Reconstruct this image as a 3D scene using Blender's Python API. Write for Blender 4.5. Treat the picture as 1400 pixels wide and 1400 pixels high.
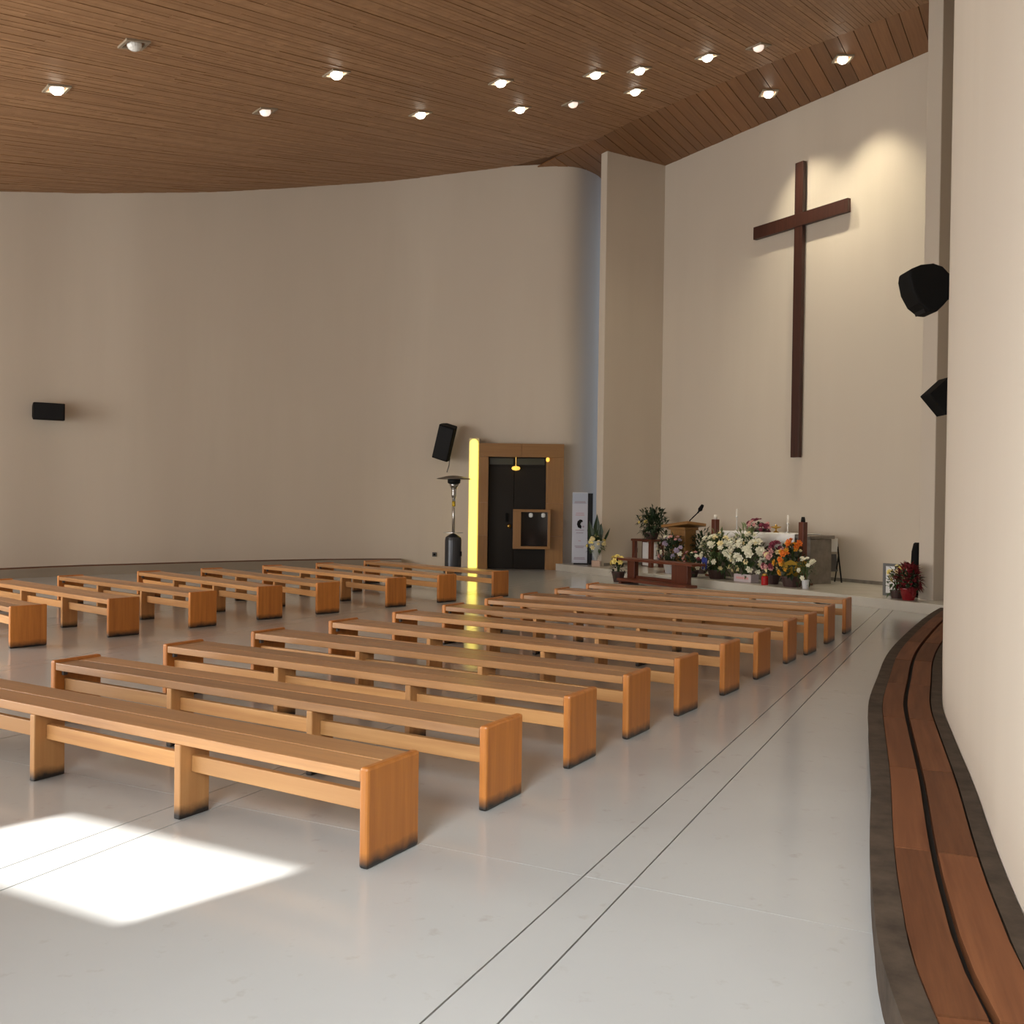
import bpy, bmesh, math, random
import numpy as np
from mathutils import Vector, Matrix

# ------------------------------------------------------------------ clear
for o in list(bpy.data.objects):
    bpy.data.objects.remove(o, do_unlink=True)
COL = bpy.context.scene.collection
SC = bpy.context.scene
random.seed(11)

# ------------------------------------------------------------------ camera
PITCH, ROLL, CAMH, FPX = -0.00992, 0.01393, 1.52109, 1315.85
cd = bpy.data.cameras.new('camera')
cd.sensor_width = 36.0
cd.lens = 36.0 * FPX / 1400.0
cd.clip_end = 200
cam = bpy.data.objects.new('camera', cd)
COL.objects.link(cam)
_c, _s = math.cos(PITCH), math.sin(PITCH)
_F = Vector((0, _c, _s)); _U = Vector((0, -_s, _c)); _R = Vector((1, 0, 0))
_r2 = _R * math.cos(ROLL) + _U * math.sin(ROLL)
_u2 = -_R * math.sin(ROLL) + _U * math.cos(ROLL)
_m = Matrix.Identity(4)
for _i in range(3):
    _m[_i][0] = _r2[_i]; _m[_i][1] = _u2[_i]; _m[_i][2] = -_F[_i]
_m[2][3] = CAMH
cam.matrix_world = _m
SC.camera = cam

# ------------------------------------------------------------------ world, sun, daylight
SC.view_settings.view_transform = 'Standard'
SC.view_settings.look = 'None'
SC.view_settings.gamma = 1.0
SC.view_settings.use_curve_mapping = False
SC.view_settings.exposure = -0.04
w = bpy.data.worlds.new('world'); SC.world = w
w.use_nodes = True
w.node_tree.nodes['Background'].inputs[0].default_value = (0.62, 0.76, 1.0, 1)
w.node_tree.nodes['Background'].inputs[1].default_value = 1.0

SUN_H = Vector((0.702, 0.712, 0)).normalized()
SUN_E = math.radians(38)
sd = bpy.data.lights.new('sun', 'SUN'); sd.energy = 15.0; sd.angle = math.radians(0.9); sd.color = (1.0, 0.97, 0.92)
sun = bpy.data.objects.new('sun', sd); COL.objects.link(sun)
_d = SUN_H * math.cos(SUN_E) + Vector((0, 0, -math.sin(SUN_E)))
sun.rotation_euler = _d.to_track_quat('-Z', 'Y').to_euler()
sun.location = (-9, -4, 8)

BQ = Vector((-4.75, 0.80, 0)); BE = Vector((0.8884, -0.4591, 0)).normalized()   # back wall base line
BN = Vector((0.4591, 0.8884, 0)).normalized()                                    # into the room

def area(name, loc, direction, sx, sy, power, color):
    l = bpy.data.lights.new(name, 'AREA'); l.shape = 'RECTANGLE'; l.size = sx; l.size_y = sy
    l.energy = power; l.color = color
    o = bpy.data.objects.new(name, l); COL.objects.link(o)
    o.location = loc
    o.rotation_euler = Vector(direction).to_track_quat('-Z', 'Y').to_euler()
    return o
# lamp added in the high back-wall opening, aimed to brighten the near floor
_p = BQ + BE * 3.4 - BN * 0.02 + Vector((0, 0, 2.95))
_l = area('near_floor_fill', _p, Vector((2.5, 4.7, -3.0)), 1.8, 1.8, 95, (0.95, 0.985, 1.0))
_l.data.spread = math.radians(80)
# lamp added before the windowless left wall, out of view, to brighten the room
area('side_fill', (-13.1, 10.0, 2.6), (1, 0.05, 0), 7.5, 4.2, 1120, (1.0, 0.975, 0.93))
# lamp added in the low back opening, tilted up to brighten ceiling and benches
area('back_low_fill', BQ + BE * (-4.9) - BN * 0.02 + Vector((0, 0, 1.46)), BN + Vector((0, 0, 0.38)), 8.2, 2.6, 430, (1.0, 0.98, 0.94))
# cool daylight of the slit hidden behind the altar pier
area('slit_daylight', (3.45, 23.25, 4.6), (-1, -0.15, 0), 1.1, 8.4, 6, (0.42, 0.62, 1.0))

# ------------------------------------------------------------------ materials
def mat(name, rgb, rough=0.6, metal=0.0, spec=0.5):
    m = bpy.data.materials.new(name); m.use_nodes = True
    b = m.node_tree.nodes['Principled BSDF']
    b.inputs['Base Color'].default_value = (*rgb, 1)
    b.inputs['Roughness'].default_value = rough
    b.inputs['Metallic'].default_value = metal
    b.inputs['Specular IOR Level'].default_value = spec
    return m
def N(m, t, **kw):
    n = m.node_tree.nodes.new(t)
    for k, v in kw.items(): setattr(n, k, v)
    return n
def lk(m, a, b): m.node_tree.links.new(a, b)
def mixc(m, fac, c1, c2, blend='MIX'):
    n = N(m, 'ShaderNodeMix', data_type='RGBA', blend_type=blend)
    for sock, val in ((n.inputs[0], fac), (n.inputs[6], c1), (n.inputs[7], c2)):
        if hasattr(val, 'node'): lk(m, val, sock)
        elif isinstance(val, (int, float)): sock.default_value = val
        else: sock.default_value = (*val, 1)
    return n.outputs[2]
def ramp(m, fac, p0, p1):
    n = N(m, 'ShaderNodeMapRange'); n.clamp = True
    n.inputs['From Min'].default_value = p0; n.inputs['From Max'].default_value = p1
    lk(m, fac, n.inputs['Value']); return n.outputs[0]
def noise(m, vec, scale, detail=3, rough=0.5):
    n = N(m, 'ShaderNodeTexNoise'); n.inputs['Scale'].default_value = scale
    n.inputs['Detail'].default_value = detail; n.inputs['Roughness'].default_value = rough
    if vec is not None: lk(m, vec, n.inputs['Vector'])
    return n.outputs[0]
def scaled(m, vec, s, rnd=False):
    mp = N(m, 'ShaderNodeMapping'); mp.inputs['Scale'].default_value = s
    lk(m, vec, mp.inputs['Vector'])
    if not rnd: return mp.outputs[0]
    oi = N(m, 'ShaderNodeObjectInfo')
    mu = N(m, 'ShaderNodeMath', operation='MULTIPLY'); mu.inputs[1].default_value = 47.0
    lk(m, oi.outputs['Random'], mu.inputs[0])
    ad = N(m, 'ShaderNodeVectorMath', operation='ADD')
    lk(m, mp.outputs[0], ad.inputs[0]); lk(m, mu.outputs[0], ad.inputs[1])
    return ad.outputs[0]
def bump(m, h, strength, dist=0.01):
    b = N(m, 'ShaderNodeBump'); b.inputs['Strength'].default_value = strength; b.inputs['Distance'].default_value = dist
    lk(m, h, b.inputs['Height']); lk(m, b.outputs[0], m.node_tree.nodes['Principled BSDF'].inputs['Normal'])

def wood(name, light, dark, axis, rough=0.35, scuff=False, var=0.25, knots=True):
    """sawn timber: grain drawn out along one axis, tone differs from piece to piece"""
    m = mat(name, light, rough)
    b = m.node_tree.nodes['Principled BSDF']
    tc = N(m, 'ShaderNodeTexCoord').outputs['Object']
    s = {'x': (1.2, 22, 22), 'y': (22, 1.2, 22), 'z': (22, 22, 1.2)}[axis]
    g = noise(m, scaled(m, tc, s, True), 1.0, 4, 0.6)
    s2 = {'x': (0.5, 5, 5), 'y': (5, 0.5, 5), 'z': (5, 5, 0.5)}[axis]
    g2 = noise(m, scaled(m, tc, s2, True), 1.0, 2)
    col = mixc(m, ramp(m, g, 0.35, 0.75), light, dark)
    col = mixc(m, ramp(m, g2, 0.45, 0.75), col, mixc(m, 0.5, light, dark))
    oi = N(m, 'ShaderNodeObjectInfo').outputs['Random']
    hs = N(m, 'ShaderNodeHueSaturation')
    mr = N(m, 'ShaderNodeMapRange'); lk(m, oi, mr.inputs[0])
    mr.inputs['To Min'].default_value = 1 - var; mr.inputs['To Max'].default_value = 1 + var * 0.6
    lk(m, mr.outputs[0], hs.inputs['Value']); lk(m, col, hs.inputs['Color'])
    col = hs.outputs[0]
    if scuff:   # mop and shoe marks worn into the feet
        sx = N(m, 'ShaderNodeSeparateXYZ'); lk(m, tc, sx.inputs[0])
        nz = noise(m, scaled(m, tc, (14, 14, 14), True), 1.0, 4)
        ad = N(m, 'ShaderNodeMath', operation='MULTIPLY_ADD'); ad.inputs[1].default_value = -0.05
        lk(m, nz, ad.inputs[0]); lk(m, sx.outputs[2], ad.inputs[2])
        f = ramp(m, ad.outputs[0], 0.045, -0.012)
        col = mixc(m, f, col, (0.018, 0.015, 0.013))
    lk(m, col, b.inputs['Base Color'])
    bump(m, g, 0.12, 0.004)
    return m

PINE_L, PINE_D = (0.62, 0.27, 0.075), (0.40, 0.145, 0.035)
M = {}
M['bench_seat'] = wood('bench_seat_wood', (0.52, 0.27, 0.105), (0.34, 0.16, 0.06), 'x', 0.30)
M['bench_rail'] = wood('bench_rail_wood', (0.64, 0.345, 0.13), (0.48, 0.225, 0.075), 'x', 0.42)
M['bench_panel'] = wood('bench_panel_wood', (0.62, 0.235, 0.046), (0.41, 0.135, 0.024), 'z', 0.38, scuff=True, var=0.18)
M['bench_leg_lit'] = wood('bench_leg_wood_lit', (0.62, 0.33, 0.125), (0.46, 0.21, 0.07), 'z', 0.38, scuff=True, var=0.15)  # same timber as the end panels; front light put into the paler colour
M['cross'] = wood('cross_wood', (0.062, 0.018, 0.010), (0.034, 0.010, 0.006), 'z', 0.45, var=0.05)
M['red_wood_x'] = wood('red_wood', (0.15, 0.038, 0.016), (0.09, 0.021, 0.010), 'x', 0.35, var=0.1)
M['red_wood_z'] = wood('red_wood_upright', (0.15, 0.038, 0.016), (0.09, 0.021, 0.010), 'z', 0.35, var=0.1)
M['portal_z'] = wood('portal_wood_upright', (0.33, 0.168, 0.052), (0.24, 0.115, 0.034), 'z', 0.4, var=0.06)
M['portal_x'] = wood('portal_wood_level', (0.33, 0.168, 0.052), (0.24, 0.115, 0.034), 'x', 0.4, var=0.06)
M['ledge_wood'] = wood('ledge_plank_wood', (0.20, 0.078, 0.032), (0.105, 0.036, 0.015), 'x', 0.65, var=0.3)
M['ledge_wood'].node_tree.nodes['Principled BSDF'].inputs['Specular IOR Level'].default_value = 0.2
M['alcove_plank'] = wood('alcove_plank_wood', (0.29, 0.135, 0.052), (0.20, 0.085, 0.03), 'x', 0.5, var=0.22)

# plaster walls with faint streaks
m = mat('wall_plaster', (0.66, 0.60, 0.54), 0.85)
tc = N(m, 'ShaderNodeTexCoord').outputs['Object']
n1 = noise(m, scaled(m, tc, (1.1, 1.1, 0.10)), 1.0, 4, 0.55)
n2 = noise(m, scaled(m, tc, (0.35, 0.35, 0.35)), 1.0, 3)
n3 = noise(m, scaled(m, tc, (30, 30, 30)), 1.0, 3)
c = mixc(m, ramp(m, n1, 0.3, 0.75), (0.66, 0.585, 0.485), (0.60, 0.525, 0.43))
c = mixc(m, ramp(m, n2, 0.4, 0.7), c, (0.63, 0.555, 0.46))
lk(m, c, m.node_tree.nodes['Principled BSDF'].inputs['Base Color'])
bump(m, n3, 0.08, 0.004)
M['wall'] = m

# polished screed
m = mat('polished_screed', (0.46, 0.45, 0.43), 0.14, spec=0.5)
tc = N(m, 'ShaderNodeTexCoord').outputs['Object']
n1 = noise(m, scaled(m, tc, (0.5, 0.5, 0.5)), 1.0, 5, 0.6)
n2 = noise(m, scaled(m, tc, (9, 9, 9)), 1.0, 4, 0.6)
c = mixc(m, ramp(m, n1, 0.3, 0.75), (0.505, 0.52, 0.515), (0.45, 0.46, 0.455))
c = mixc(m, ramp(m, n2, 0.62, 0.8), c, (0.40, 0.385, 0.36))
B = m.node_tree.nodes['Principled BSDF']
lk(m, c, B.inputs['Base Color'])
mr = N(m, 'ShaderNodeMapRange'); lk(m, n1, mr.inputs[0]); mr.inputs['To Min'].default_value = 0.10; mr.inputs['To Max'].default_value = 0.22
lk(m, mr.outputs[0], B.inputs['Roughness'])
M['floor'] = m
M['grout'] = mat('joint_filler', (0.07, 0.065, 0.06), 0.9)
m = mat('platform_stone', (0.56, 0.53, 0.47), 0.22)
tc = N(m, 'ShaderNodeTexCoord').outputs['Object']
n1 = noise(m, scaled(m, tc, (2, 2, 2)), 1.0, 5)
lk(m, mixc(m, ramp(m, n1, .3, .7), (0.60, 0.57, 0.50), (0.52, 0.49, 0.43)), m.node_tree.nodes['Principled BSDF'].inputs['Base Color'])
M['platform'] = m
m = mat('worn_concrete', (0.25, 0.21, 0.17), 0.8)
tc = N(m, 'ShaderNodeTexCoord').outputs['Object']
n1 = noise(m, scaled(m, tc, (7, 7, 7)), 1.0, 6, 0.65)
lk(m, mixc(m, ramp(m, n1, .3, .7), (0.095, 0.070, 0.050), (0.045, 0.033, 0.024)), m.node_tree.nodes['Principled BSDF'].inputs['Base Color'])
bump(m, n1, 0.3, 0.01)
m.node_tree.nodes['Principled BSDF'].inputs['Specular IOR Level'].default_value = 0.2
M['concrete'] = m
M['concrete_pale'] = mat('pale_concrete', (0.30, 0.25, 0.19), 0.8)
M['recess'] = mat('dark_recess', (0.035, 0.028, 0.022), 0.9)

# ceiling slats: tone by board
m = mat('ceiling_slat_wood', (0.36, 0.19, 0.09), 0.55)
geo = N(m, 'ShaderNodeNewGeometry').outputs['Random Per Island']
tc = N(m, 'ShaderNodeTexCoord').outputs['Object']
cr = N(m, 'ShaderNodeValToRGB'); lk(m, geo, cr.inputs[0])
cr.color_ramp.elements[0].color = (0.30, 0.155, 0.072, 1); cr.color_ramp.elements[1].color = (0.41, 0.225, 0.11, 1)
e = cr.color_ramp.elements.new(0.5); e.color = (0.35, 0.185, 0.085, 1)
n1 = noise(m, scaled(m, tc, (6, 6, 6)), 1.0, 3)
lk(m, mixc(m, ramp(m, n1, .35, .75), cr.outputs[0], (0.30, 0.155, 0.07)), m.node_tree.nodes['Principled BSDF'].inputs['Base Color'])
M['slat'] = m
M['ceil_back'] = mat('ceiling_void', (0.16, 0.08, 0.038), 0.9)

def emis(name, rgb, strength):
    m = mat(name, rgb, 0.5)
    b = m.node_tree.nodes['Principled BSDF']
    b.inputs['Emission Color'].default_value = (*rgb, 1); b.inputs['Emission Strength'].default_value = strength
    return m
M['lamp_on'] = emis('lamp_lens_lit', (1.0, 0.93, 0.78), 14)
M['lamp_dim'] = emis('lamp_lens_dim', (1.0, 0.85, 0.74), 0.75)
M['lamp_off'] = mat('lamp_lens_off', (0.75, 0.74, 0.70), 0.25)
M['trim'] = mat('lamp_trim', (0.30, 0.24, 0.17), 0.5)
M['yellow_glass'] = emis('yellow_slit_glass', (1.0, 0.80, 0.13), 2.1)
M['pendant'] = emis('pendant_glow', (1.0, 0.60, 0.10), 1.1)
M['small_glow'] = emis('small_lamp_glow', (0.5, 0.5, 0.47), 0.25)
M['door'] = mat('dark_door', (0.019, 0.0155, 0.012), 0.5, spec=0.2)
M['door_olive'] = mat('dark_transom', (0.045, 0.042, 0.018), 0.3)
M['black'] = mat('black_plastic', (0.004, 0.004, 0.004), 0.7, spec=0.15)
M['black_metal'] = mat('black_metal', (0.006, 0.006, 0.0065), 0.6, 0.0, 0.25)
M['dark_glass'] = mat('dark_glass', (0.012, 0.011, 0.011), 0.08)
M['steel'] = mat('brushed_steel', (0.55, 0.54, 0.52), 0.3, 1.0)
M['heater_grey'] = mat('heater_grey_paint', (0.055, 0.058, 0.065), 0.3, 0.4)
M['heater_hood'] = mat('heater_hood_metal', (0.20, 0.17, 0.14), 0.4, 0.7)
M['brass'] = mat('brass', (0.60, 0.38, 0.10), 0.3, 1.0)
M['sticker'] = mat('yellow_sticker', (0.65, 0.45, 0.03), 0.5)
M['white_paint'] = mat('white_paint', (0.75, 0.74, 0.72), 0.5)
M['grey_plastic'] = mat('grey_plastic', (0.10, 0.095, 0.09), 0.5)
M['banner_print'] = mat('banner_print', (0.50, 0.52, 0.60), 0.55)
M['banner_head'] = mat('banner_header', (0.40, 0.45, 0.55), 0.55)
M['banner_text'] = mat('banner_lettering', (0.33, 0.28, 0.34), 0.6)
M['banner_pink'] = mat('banner_pink_lettering', (0.50, 0.32, 0.38), 0.6)
M['cloth'] = mat('white_linen', (0.84, 0.83, 0.82), 0.85)
m = mat('grey_stone', (0.22, 0.195, 0.165), 0.6)
tc = N(m, 'ShaderNodeTexCoord').outputs['Object']
n1 = noise(m, scaled(m, tc, (9, 9, 9)), 1.0, 5)
lk(m, mixc(m, ramp(m, n1, .3, .7), (0.25, 0.22, 0.185), (0.18, 0.155, 0.13)), m.node_tree.nodes['Principled BSDF'].inputs['Base Color'])
M['stone'] = m
M['wax'] = mat('white_wax', (0.85, 0.82, 0.74), 0.4)
M['red_candle'] = mat('red_candle_glass', (0.42, 0.012, 0.015), 0.2)
def leafmat(name, a, b_):
    m = mat(name, a, 0.5)
    g = N(m, 'ShaderNodeNewGeometry').outputs['Random Per Island']
    lk(m, mixc(m, g, a, b_), m.node_tree.nodes['Principled BSDF'].inputs['Base Color'])
    return m
M['leaf'] = leafmat('green_leaf', (0.022, 0.055, 0.016), (0.075, 0.12, 0.035))
M['leaf_dark'] = leafmat('dark_green_leaf', (0.010, 0.026, 0.010), (0.030, 0.055, 0.020))
M['leaf_pale'] = leafmat('pale_green_leaf', (0.10, 0.15, 0.05), (0.20, 0.24, 0.10))
M['petal_white'] = mat('white_petal', (0.84, 0.82, 0.66), 0.7)
M['petal_cream'] = mat('cream_petal', (0.85, 0.74, 0.42), 0.7)
M['petal_yellow'] = mat('yellow_petal', (0.85, 0.70, 0.22), 0.7)
M['petal_pink'] = mat('pink_petal', (0.70, 0.36, 0.34), 0.7)
M['petal_rose'] = mat('dark_rose_petal', (0.22, 0.03, 0.06), 0.7)
M['petal_lilac'] = mat('lilac_petal', (0.40, 0.33, 0.45), 0.7)
M['petal_orange'] = mat('orange_petal', (0.80, 0.20, 0.015), 0.7)
M['petal_gold'] = mat('golden_petal', (0.75, 0.38, 0.03), 0.7)
M['petal_red'] = mat('red_bract', (0.16, 0.006, 0.010), 0.65)
M['ribbon_blue'] = mat('blue_ribbon', (0.025, 0.04, 0.25), 0.4)
M['gold_wrap'] = mat('gold_wrap', (0.42, 0.25, 0.03), 0.4)
M['pot_pink'] = mat('pale_terracotta', (0.58, 0.42, 0.34), 0.7)
M['pot_dark'] = mat('dark_pot', (0.06, 0.03, 0.025), 0.5)
M['pot_red'] = mat('red_foil_pot', (0.20, 0.006, 0.010), 0.3)
M['pot_white'] = mat('white_pot', (0.62, 0.64, 0.68), 0.35)
M['pot_box'] = mat('pale_pink_box', (0.60, 0.52, 0.53), 0.6)
m = mat('clear_glass', (0.8, 0.85, 0.85), 0.05)
b = m.node_tree.nodes['Principled BSDF']; b.inputs['Alpha'].default_value = 0.35
M['glass'] = m

# ------------------------------------------------------------------ mesh helpers
class MB:
    def __init__(s): s.v = []; s.f = []
    def add(s, verts, faces):
        k = len(s.v); s.v += [tuple(q) for q in verts]; s.f += [tuple(i + k for i in f) for f in faces]; return s
    def box(s, x0, x1, y0, y1, z0, z1, T=None):
        vs = [Vector((x, y, z)) for z in (z0, z1) for y in (y0, y1) for x in (x0, x1)]
        if T is not None: vs = [T @ q for q in vs]
        return s.add(vs, [(0, 2, 3, 1), (4, 5, 7, 6), (0, 1, 5, 4), (2, 6, 7, 3), (0, 4, 6, 2), (1, 3, 7, 5)])
    def prism(s, poly, z0, z1):
        n = len(poly)
        vs = [(x, y, z0) for x, y in poly] + [(x, y, z1) for x, y in poly]
        return s.add(vs, [tuple(range(n - 1, -1, -1)), tuple(range(n, 2 * n))] + [(i, (i + 1) % n, n + (i + 1) % n, n + i) for i in range(n)])
    def lathe(s, prof, n=16, T=None, cap=True):
        """prof: list of (radius, z)"""
        vs = []
        for r, z in prof:
            for i in range(n):
                a = 2 * math.pi * i / n; q = Vector((r * math.cos(a), r * math.sin(a), z))
                vs.append(T @ q if T is not None else q)
        fs = []
        for j in range(len(prof) - 1):
            for i in range(n):
                fs.append((j * n + i, j * n + (i + 1) % n, (j + 1) * n + (i + 1) % n, (j + 1) * n + i))
        if cap:
            fs.append(tuple(range(n - 1, -1, -1))); fs.append(tuple((len(prof) - 1) * n + i for i in range(n)))
        return s.add(vs, fs)
    def tube(s, pts, r, n=6):
        pts = [Vector(q) for q in pts]; vs = []; fs = []
        for i, q in enumerate(pts):
            d = (pts[min(i + 1, len(pts) - 1)] - pts[max(i - 1, 0)]).normalized()
            a = d.orthogonal().normalized(); b_ = d.cross(a)
            rr = r[i] if isinstance(r, (list, tuple)) else r
            for k in range(n):
                t = 2 * math.pi * k / n; vs.append(q + a * rr * math.cos(t) + b_ * rr * math.sin(t))
        for i in range(len(pts) - 1):
            for k in range(n):
                fs.append((i * n + k, i * n + (k + 1) % n, (i + 1) * n + (k + 1) % n, (i + 1) * n + k))
        fs.append(tuple(range(n - 1, -1, -1))); fs.append(tuple((len(pts) - 1) * n + k for k in range(n)))
        return s.add(vs, fs)
    def mesh(s, name, m, bevel=0.0, smooth=False, segs=2):
        me = bpy.data.meshes.new(name); me.from_pydata(s.v, [], s.f)
        bm = bmesh.new(); bm.from_mesh(me)
        if bevel > 0:
            bmesh.ops.bevel(bm, geom=[e for e in bm.edges if e.calc_face_angle(0) > 0.6], offset=bevel, segments=segs, affect='EDGES', profile=0.5)
        bmesh.ops.recalc_face_normals(bm, faces=bm.faces)
        bm.to_mesh(me); bm.free()
        if m: me.materials.append(m)
        if smooth:
            for q in me.polygons: q.use_smooth = True
        return me
    def build(s, name, m, parent=None, bevel=0.0, smooth=False, segs=2):
        return link(name, s.mesh(name, m, bevel, smooth, segs), parent)

def link(name, me, parent=None):
    o = bpy.data.objects.new(name, me); COL.objects.link(o)
    if parent is not None: o.parent = parent
    return o
def tag(o, label, cat, group=None):
    o['label'] = label; o['category'] = cat
    if group: o['group'] = group
    return o
def struct(o): o['kind'] = 'structure'; return o
def thing(name, label, cat, loc=(0, 0, 0), rotz=0.0, group=None):
    o = bpy.data.objects.new(name, None); COL.objects.link(o)
    o.location = loc; o.rotation_euler = (0, 0, rotz); o.empty_display_size = 0.1
    return tag(o, label, cat, group)
def catmull(pts, sub=6):
    P = [Vector((*q, 0)) if len(q) == 2 else Vector(q) for q in pts]
    P = [P[0] * 2 - P[1]] + P + [P[-1] * 2 - P[-2]]
    out = []
    for i in range(1, len(P) - 2):
        for k in range(sub):
            t = k / sub; a, b_, c_, d_ = P[i - 1], P[i], P[i + 1], P[i + 2]
            out.append(0.5 * ((2 * b_) + (c_ - a) * t + (2 * a - 5 * b_ + 4 * c_ - d_) * t * t + (3 * b_ - a - 3 * c_ + d_) * t ** 3))
    out.append(P[-2]); return out
def offset(curve, d):
    """shift a plan curve sideways; positive = to the left of travel"""
    out = []
    for i, q in enumerate(curve):
        t = (curve[min(i + 1, len(curve) - 1)] - curve[max(i - 1, 0)]).normalized()
        out.append(q + Vector((-t.y, t.x, 0)) * d)
    return out
def halfclip(poly, n, c):
    """keep the side n.p <= c"""
    out = []
    for i in range(len(poly)):
        a, b_ = poly[i], poly[(i + 1) % len(poly)]
        da = n[0] * a[0] + n[1] * a[1] - c; db = n[0] * b_[0] + n[1] * b_[1] - c
        if da <= 0: out.append(a)
        if (da < 0 < db) or (db < 0 < da):
            t = da / (da - db); out.append((a[0] + (b_[0] - a[0]) * t, a[1] + (b_[1] - a[1]) * t))
    return out

# ------------------------------------------------------------------ plan of the room
CA = Vector((3.40, 22.10, 0)); UA = Vector((0.53, -0.848, 0)); VA = Vector((-0.848, -0.53, 0))  # altar wall: corner, along it, into the room
def AL(s, d, z=0.0): q = CA + UA * s + VA * d; return Vector((q.x, q.y, z))
AROT = math.atan2(UA.y, UA.x)

LEFT = [(-13.0, 5.06), (-13.5, 8.0), (-13.2, 11.2), (-12.2, 14.0), (-10.8, 16.3), (-9.52, 17.8), (-8.62, 18.85), (-7.55, 19.72), (-6.6, 20.5),
        (-5.31, 21.4), (-4.12, 22.05), (-2.85, 22.5), (-1.47, 22.5), (-0.11, 22.42), (0.75, 22.26), (1.2, 22.24), (1.5, 22.36), (1.78, 22.64), (2.0, 23.0), (2.25, 23.8)]
RIGHT = [(1.9, -2.64), (1.45, -1.0), (1.33, 0.4), (1.38, 1.6), (1.55, 2.6), (1.73, 3.2), (1.95, 3.82), (2.28, 4.69), (2.65, 5.72), (2.95, 6.53),
         (3.37, 7.48), (3.83, 8.5), (4.37, 9.56), (5.33, 11.3), (6.1, 12.6), (6.9, 13.8), (7.7, 14.8), (8.3, 15.4)]
left_c = catmull(LEFT, 5); right_c = catmull(RIGHT, 5)
OUT = [(q.x, q.y) for q in right_c] + [(8.9, 16.4), (4.4, 24.2), (2.2, 24.2)] + [(q.x, q.y) for q in reversed(left_c)]

# ceiling height: smooth surface through measured eaves and the altar soffit
_ctl = [(-9.52, 17.80, 7.13), (-8.68, 18.90, 7.49), (-7.55, 19.70, 7.76), (-6.62, 20.50, 8.03), (-5.31, 21.50, 8.45), (-4.12, 22.10, 8.76),
        (-2.85, 22.60, 9.03), (-1.47, 22.50, 9.20), (-0.11, 22.25, 9.32), (1.05, 21.95, 9.46)]
SOFF = [(-2.2, 2.36), (-0.41, 2.37), (0.117, 2.36), (1.63, 2.37), (2.99, 2.23), (4.18, 2.08), (5.71, 1.90), (6.96, 1.66), (7.65, 1.53), (9.2, 1.30)]
ALC_Z = 9.27
_ctl += [(AL(s, d).x, AL(s, d).y, ALC_Z + 0.01) for s, d in SOFF[1:-1]]
_A = np.array(_ctl)
_pl = np.linalg.lstsq(np.c_[_A[:, :2], np.ones(len(_A))], _A[:, 2], rcond=None)[0]
_ctl += [(x, y, _pl[0] * x + _pl[1] * y + _pl[2]) for x, y in [(-4, 8), (1, 6), (0, 12), (-9, 12), (-4, 14), (0, 0), (-6, 2), (-13, 8), (-12, 14), (4, 10)]]
_A = np.array(_ctl)
def _phi(r): return np.where(r > 1e-9, r * r * np.log(np.maximum(r, 1e-9)), 0.0)
_n = len(_A); _K = _phi(np.hypot(_A[:, None, 0] - _A[None, :, 0], _A[:, None, 1] - _A[None, :, 1])) + np.eye(_n) * 2.0
_P = np.c_[np.ones(_n), _A[:, :2]]
_sol = np.linalg.solve(np.block([[_K, _P], [_P.T, np.zeros((3, 3))]]), np.r_[_A[:, 2], 0, 0, 0])
def ZC(x, y):
    return float(_phi(np.hypot(_A[:, 0] - x, _A[:, 1] - y)) @ _sol[:_n] + _sol[_n] + _sol[_n + 1] * x + _sol[_n + 2] * y)

# ------------------------------------------------------------------ walls
def wall_strip(name, curve, thick, ztop):
    inner = curve; outer = offset(curve, thick)
    mb = MB(); vs = []
    for a, b_ in zip(inner, outer):
        t = ztop(a.x, a.y)
        vs += [(a.x, a.y, -0.06), (a.x, a.y, t), (b_.x, b_.y, t), (b_.x, b_.y, -0.06)]
    fs = []
    for i in range(len(inner) - 1):
        for k in range(4):
            fs.append((4 * i + k, 4 * i + (k + 1) % 4, 4 * i + 4 + (k + 1) % 4, 4 * i + 4 + k))
    fs.append((0, 1, 2, 3)); e = 4 * (len(inner) - 1); fs.append((e + 3, e + 2, e + 1, e))
    mb.add(vs, fs)
    o = mb.build(name, M['wall'])
    for q in o.data.polygons: q.use_smooth = abs(q.normal.z) < 0.5 and q.area > 0
    me = o.data
    bm = bmesh.new(); bm.from_mesh(me)
    for e in bm.edges: e.smooth = e.calc_face_angle(0) < 0.7
    bm.to_mesh(me); bm.free()
    return struct(o)
wall_strip('wall_left', left_c, 0.3, lambda x, y: ZC(x, y) + 0.2)
wall_strip('wall_right', right_c, -0.3, lambda x, y: max(ZC(x, y), 4) + 0.3)

def frame_T(o, xdir):
    x = Vector(xdir).normalized(); y = Vector((-x.y, x.x, 0))
    m = Matrix.Identity(4)
    for i in range(3): m[i][0] = x[i]; m[i][1] = y[i]; m[i][3] = o[i]
    return m
TB = frame_T(BQ, BE)            # back wall frame: x along, y into the room
mb = MB()
OPEN = [(-9.0, -0.8, 0.12, 2.8), (-0.86, 0.60, 3.18, 3.855), (2.5, 4.3, 2.05, 3.85)]     # along, height of three openings; first and last added for their light
_xs = sorted({-9.4, 7.7, *[q for o_ in OPEN for q in o_[:2]]}); _zs = sorted({-0.06, 6.4, *[q for o_ in OPEN for q in o_[2:]]})
for x0, x1 in zip(_xs[:-1], _xs[1:]):
    for z0, z1 in zip(_zs[:-1], _zs[1:]):
        if not any(o_[0] <= x0 and x1 <= o_[1] and o_[2] <= z0 and z1 <= o_[3] for o_ in OPEN): mb.box(x0, x1, -0.14, 0, z0, z1, TB)
struct(mb.build('wall_back', M['wall']))
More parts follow.
